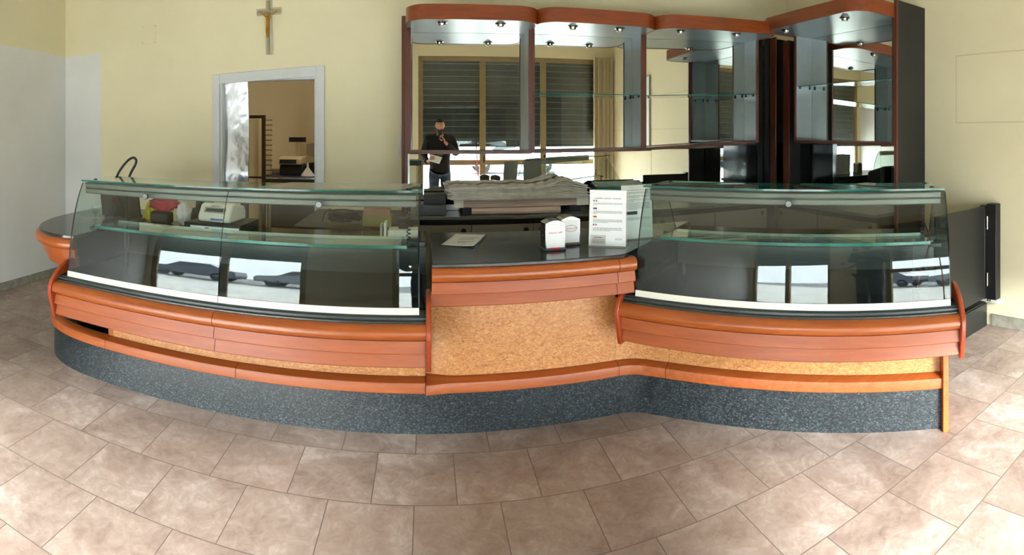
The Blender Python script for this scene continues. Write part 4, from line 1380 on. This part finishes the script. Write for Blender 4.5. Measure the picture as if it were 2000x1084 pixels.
# ------------------------------------------------------------------ the man with the phone (behind the camera, seen in the mirrors)
def skin_obj(name, nodes, edges, mtl, parent, sub=2, root=0):
    me = bpy.data.meshes.new(name)
    me.from_pydata([n_[0] for n_ in nodes], edges, [])
    o = bpy.data.objects.new(name, me)
    COL.objects.link(o)
    o.parent = parent
    md = o.modifiers.new('skin', 'SKIN')
    me.skin_vertices[0].data
    for i, n_ in enumerate(nodes):
        r_ = n_[1]
        me.skin_vertices[0].data[i].radius = r_ if isinstance(r_, tuple) else (r_, r_)
        me.skin_vertices[0].data[i].use_root = (i == root)
    md.use_smooth_shade = True
    ss = o.modifiers.new('sub', 'SUBSURF')
    ss.levels = ss.render_levels = sub
    me.materials.append(M[mtl])
    return o


# faces +y; origin on the floor between the feet
man = thing('person', 'bearded man in a black jacket and jeans photographing with a phone, seen in the mirror', 'person', (0.25, -0.42, 0))
body = [((0, 0, 0.98), (0.12, 0.08)), ((0, 0, 1.14), (0.11, 0.075)), ((0, 0.0, 1.33), (0.13, 0.085)), ((0, 0, 1.48), (0.11, 0.07)), ((0, 0.0, 1.57), (0.058, 0.058)), ((0, 0.02, 1.64), (0.055, 0.055)),
        ((0.19, 0, 1.48), 0.045), ((0.30, 0.05, 1.22), 0.038), ((0.13, 0.25, 1.385), 0.030), ((0.07, 0.295, 1.455), 0.027),
        ((-0.19, 0, 1.48), 0.045), ((-0.29, 0.0, 1.20), 0.038), ((-0.24, 0.17, 1.095), 0.030), ((-0.18, 0.27, 1.11), 0.027),
        ((0.10, 0, 0.90), 0.095), ((0.11, 0.01, 0.52), 0.062), ((0.12, -0.02, 0.12), 0.045), ((0.13, 0.10, 0.045), 0.04),
        ((-0.10, 0, 0.90), 0.095), ((-0.11, 0.01, 0.52), 0.062), ((-0.12, -0.02, 0.12), 0.045), ((-0.13, 0.10, 0.045), 0.04)]
bed = [(0, 1), (1, 2), (2, 3), (3, 4), (4, 5), (3, 6), (6, 7), (7, 8), (8, 9), (3, 10), (10, 11), (11, 12), (12, 13), (0, 14), (14, 15), (15, 16), (16, 17), (0, 18), (18, 19), (19, 20), (20, 21)]
skin_obj('body', body, bed, 'skin', man)
jk = [((0, 0, 0.84), (0.20, 0.15)), ((0, 0, 0.93), (0.205, 0.15)), ((0, 0, 1.08), (0.195, 0.145)), ((0, 0, 1.33), (0.215, 0.155)), ((0, 0, 1.47), (0.18, 0.125)), ((0, 0.0, 1.55), (0.095, 0.09)), ((0, 0.0, 1.60), (0.085, 0.08)),
      ((0.215, 0, 1.49), 0.088), ((0.305, 0.04, 1.21), 0.075), ((0.15, 0.24, 1.375), 0.055), ((0.12, 0.262, 1.405), 0.05),
      ((-0.215, 0, 1.49), 0.088), ((-0.295, 0.0, 1.19), 0.075), ((-0.235, 0.17, 1.095), 0.055), ((-0.215, 0.205, 1.095), 0.05)]
skin_obj('jacket', jk, [(0, 1), (1, 2), (2, 3), (3, 4), (4, 5), (5, 6), (4, 7), (7, 8), (8, 9), (9, 10), (4, 11), (11, 12), (12, 13), (13, 14)], 'jacket', man)
jn = [((0, 0, 0.97), (0.165, 0.125)), ((0.10, 0, 0.86), 0.118), ((0.11, 0.01, 0.52), 0.085), ((0.12, -0.02, 0.10), 0.072), ((-0.10, 0, 0.86), 0.118), ((-0.11, 0.01, 0.52), 0.085), ((-0.12, -0.02, 0.10), 0.072)]
skin_obj('jeans', jn, [(0, 1), (1, 2), (2, 3), (0, 4), (4, 5), (5, 6)], 'jeans', man)
for sx in (-0.125, 0.125):
    skin_obj('shoe', [((sx, -0.06, 0.045), 0.045), ((sx, 0.05, 0.048), (0.05, 0.045)), ((sx * 1.05, 0.15, 0.036), (0.046, 0.033))], [(0, 1), (1, 2)], 'shoe', man)
# head: sculpted from a sphere
bm = bmesh.new()
bmesh.ops.create_icosphere(bm, subdivisions=4, radius=1)
for v in bm.verts:
    x, y, z = v.co
    X_, Y_, Z_ = x * 0.078, y * 0.098, z * 0.120
    if z < 0:
        X_ *= 1 - 0.30 * z * z
        Y_ *= 1 - 0.12 * z * z if y > 0 else 1 - 0.35 * z * z
    if y > 0.5:
        d = lambda cx, cz, s_: math.exp(-(((x - cx) / s_) ** 2 + ((z - cz) / s_) ** 2))
        Y_ += 0.030 * math.exp(-((x / 0.16) ** 2)) * math.exp(-(((z + 0.20) / 0.20) ** 2)) + 0.012 * math.exp(-((x / 0.13) ** 2 + ((z - 0.02) / 0.2) ** 2))
        Y_ -= 0.014 * (d(0.38, 0.06, 0.2) + d(-0.38, 0.06, 0.2))
        Y_ += 0.007 * math.exp(-((x / 0.35) ** 2 + ((z + 0.52) / 0.08) ** 2)) + 0.008 * math.exp(-((x / 0.3) ** 2 + ((z + 0.82) / 0.15) ** 2))
        Y_ += 0.006 * math.exp(-((x / 0.6) ** 2 + ((z - 0.25) / 0.10) ** 2))
    v.co = (X_, Y_, Z_)
me = bpy.data.meshes.new('head')
HM = Matrix.Translation((0, 0.055, 1.735)) @ Matrix.Rotation(-0.20, 4, 'X')
me_t = HM
bm.to_mesh(me)
bm.free()
me.transform(me_t)
for p_ in me.polygons:
    p_.use_smooth = True
me.materials.append(M['skin'])
hd_ = bpy.data.objects.new('head', me)
COL.objects.link(hd_)
hd_.parent = man
eb = MB()
for sx in (-0.031, 0.031):
    MB().ball(HM @ Vector((sx, 0.080, 0.008)), 0.0125).build('eye', 'white_plastic', hd_, smooth=60)
    MB().ball(HM @ Vector((sx, 0.0895, 0.006)), 0.006).build('iris', 'hair', hd_, smooth=60)
    MB().tube([HM @ Vector((sx - 0.018, 0.089, 0.026)), HM @ Vector((sx, 0.095, 0.031)), HM @ Vector((sx + 0.018, 0.087, 0.027))], 0.0035, 6).build('eyebrow', 'hair', hd_, smooth=60)
    MB().ball(HM @ Vector((sx * 2.5, -0.004, -0.006)), 0.030, sc=(0.35, 0.7, 1.1)).build('ear', 'skin', hd_, smooth=60)
MB().tube([HM @ Vector((-0.024, 0.088, -0.064)), HM @ Vector((0, 0.099, -0.061)), HM @ Vector((0.024, 0.088, -0.064))], [0.003, 0.006, 0.003], 8).build('mouth', 'flag_red', hd_, smooth=60)


def shell(name, keep, scale, mtl):
    bm = bmesh.new()
    bm.from_mesh(hd_.data)
    bm.transform(HM.inverted())
    dl = [f for f in bm.faces if not keep(f.calc_center_median())]
    bmesh.ops.delete(bm, geom=dl, context='FACES')
    for v in bm.verts:
        v.co = v.co * scale + Vector((0, 0, 0.0))
        v.co += v.co.normalized() * random.uniform(-0.001, 0.002)
    bm.transform(HM)
    me_ = bpy.data.meshes.new(name)
    bm.to_mesh(me_)
    bm.free()
    me_.materials.clear()
    me_.materials.append(M[mtl])
    o = bpy.data.objects.new(name, me_)
    COL.objects.link(o)
    o.parent = hd_
    return o


shell('hair', lambda c_: c_.z > 0.062 + 0.25 * min(0, c_.y) or (c_.y < -0.01 and c_.z > -0.05), 1.07, 'hair')
shell('beard', lambda c_: c_.z < -0.052 and c_.y > 0.005 and not (abs(c_.x) < 0.022 and -0.070 < c_.z < -0.056), 1.025, 'hair')


def hand(name, mtx, curls, parent, mirror=1):
    """palm with four fingers and a thumb; local: fingers +z, palm faces -y"""
    nodes = [((0, 0, -0.02), (0.026, 0.017)), ((0, 0, 0.02), (0.034, 0.014)), ((0, 0, 0.075), (0.038, 0.012))]
    edges = [(0, 1), (1, 2)]
    ob = skin_obj(name, [(tuple(mtx @ Vector(n_[0])), n_[1]) for n_ in nodes], edges, 'skin', parent, 2)
    Ls = [0.072, 0.080, 0.074, 0.058]
    for i in range(4):
        x = (-0.028 + 0.019 * i) * mirror
        c_ = curls
        p_ = Vector((x, 0, 0.072))
        ang = 0.15
        pts_ = [p_.copy()]
        for k_ in range(3):
            ang += c_[k_]
            p_ = p_ + Vector((0, -math.sin(ang), math.cos(ang))) * Ls[i] * (0.45, 0.32, 0.25)[k_]
            pts_.append(p_.copy())
        skin_obj('finger', [(tuple(mtx @ q_), r_) for q_, r_ in zip(pts_, (0.0095, 0.009, 0.008, 0.0065))], [(0, 1), (1, 2), (2, 3)], 'skin', ob, 2)
    tp = [Vector((-0.028 * mirror, -0.002, 0.012)), Vector((-0.050 * mirror, -0.016, 0.035)), Vector((-0.052 * mirror, -0.030, 0.062)), Vector((-0.046 * mirror, -0.040, 0.082))]
    skin_obj('thumb', [(tuple(mtx @ q_), r_) for q_, r_ in zip(tp, (0.013, 0.011, 0.010, 0.008))], [(0, 1), (1, 2), (2, 3)], 'skin', ob, 2)
    return ob


# raised hand behind the phone, palm towards the face; lowered hand holding papers
HR = Matrix.Translation((0.07, 0.30, 1.47)) @ Matrix.Rotation(-0.55, 4, 'Y') @ Matrix.Rotation(0.0, 4, 'X')
hand('hand', HR, (0.5, 0.7, 0.5), man, 1)
HL = Matrix.Translation((-0.17, 0.285, 1.115)) @ Matrix.Rotation(0.5, 4, 'Y') @ Matrix.Rotation(-1.1, 4, 'X')
hand('hand', HL, (0.6, 0.8, 0.5), man, -1)
MB().box(-0.05, 0.05, 0.150, 0.158, 1.20, 1.30).build('shirt_print', 'green_print', man)
ph = thing('phone', 'black smartphone held up in front of the chin', 'phone', (0.25 - 0.005, -0.42 + 0.27, 1.50))
MB().box(-0.036, 0.036, -0.004, 0.004, 0, 0.15).build('phone_body', 'black_plastic', ph, bevel=0.003)
MB().box(-0.028, -0.010, 0.0042, 0.006, 0.118, 0.142).build('phone_lens', 'rubber', ph)
pp = tag(MB().box(-0.11, 0.10, -0.005, 0.0, -0.04, 0.11, mtx=Matrix.Translation((0.25 - 0.10, -0.42 + 0.355, 1.12)) @ Matrix.Rotation(0.7, 4, 'X') @ Matrix.Rotation(0.35, 4, 'Y')).build('folded_papers', 'paper'),
         'folded white papers held low in the man\'s hand, seen in the mirror', 'papers')

pc = MB().tube([(1.02, -0.92, 0.0), (1.00, -0.94, 0.7), (0.96, -0.96, 1.30)], 0.008, 8, 0)
pc.tube([(0.96, -0.96, 1.301), (0.955, -0.965, 1.52)], 0.010, 8, 1)
tag(pc.build('broom_handle', ['flag_red', 'black_plastic'], smooth=60), 'thin red pole with a black grip leaning by the shop window, seen in the mirror', 'pole')

# parked cars across the pavement, showing under the half-lowered shutters in the reflections
M['asphalt'] = simple('road_asphalt', (96, 96, 98), 0.9)
for nm_, c_ in (('car_blue', (24, 34, 60)), ('car_grey', (84, 90, 98)), ('car_silver', (170, 174, 178))):
    M[nm_] = simple(nm_ + '_paint', c_, 0.25, 0.3, coat=0.8)
struct(MB().box(-24, 24, -25.9, -11.2, -0.019, -0.012).build('road', 'asphalt'))


def car(label, x, paint):
    t = thing('car', label, 'car', (x, -13.2, -0.012))
    side = [(-2.05, 0.32), (-2.08, 0.62), (-1.95, 0.80), (-1.10, 0.92), (-0.55, 1.38), (0.85, 1.42), (1.55, 0.98), (2.02, 0.90), (2.08, 0.55), (2.02, 0.30)]
    b = MB()
    n = len(side)
    for yy, k_ in ((-0.82, 0), (0.82, 1)):
        b.v += [(q[0], yy * (1 if q[1] < 1.0 else 0.82), q[1]) for q in side]
    b.f = [tuple(range(n)), tuple(range(2 * n - 1, n - 1, -1))] + [(i, n + i, n + (i + 1) % n, (i + 1) % n) for i in range(n)]
    b.k = [0] * len(b.f)
    b.build('car_body', paint, t, bevel=0.04, seg=3)
    w = MB()
    w.add([(-0.95, 0.80, 0.95), (-0.50, 0.692, 1.32), (0.10, 0.690, 1.35), (0.10, 0.80, 0.95)], [(0, 1, 2, 3)])
    w.add([(0.18, 0.80, 0.95), (0.18, 0.690, 1.35), (0.80, 0.690, 1.35), (1.30, 0.795, 0.97)], [(0, 1, 2, 3)])
    o = w.build('side_window', 'black_gloss', t)
    sd = o.modifiers.new('thickness', 'SOLIDIFY')
    sd.thickness = 0.03
    sd.offset = 0
    for wx in (-1.30, 1.28):
        for wy in (-0.72, 0.72):
            MB().lathe([(0.20, -0.10), (0.31, -0.10), (0.31, 0.10), (0.20, 0.10), (0.18, 0.07)], (wx, wy, 0.31), 28, 0, Matrix.Rotation(-PI / 2 * (1 if wy > 0 else -1), 4, 'X')).build('wheel', 'rubber', t, smooth=40)
    return t


car('dark blue car parked outside the two-bay window', -8.3, 'car_blue')
car('grey car parked further along, outside the two-bay window', -3.4, 'car_grey')
car('silver car parked outside the wide shop window', 3.6, 'car_silver')
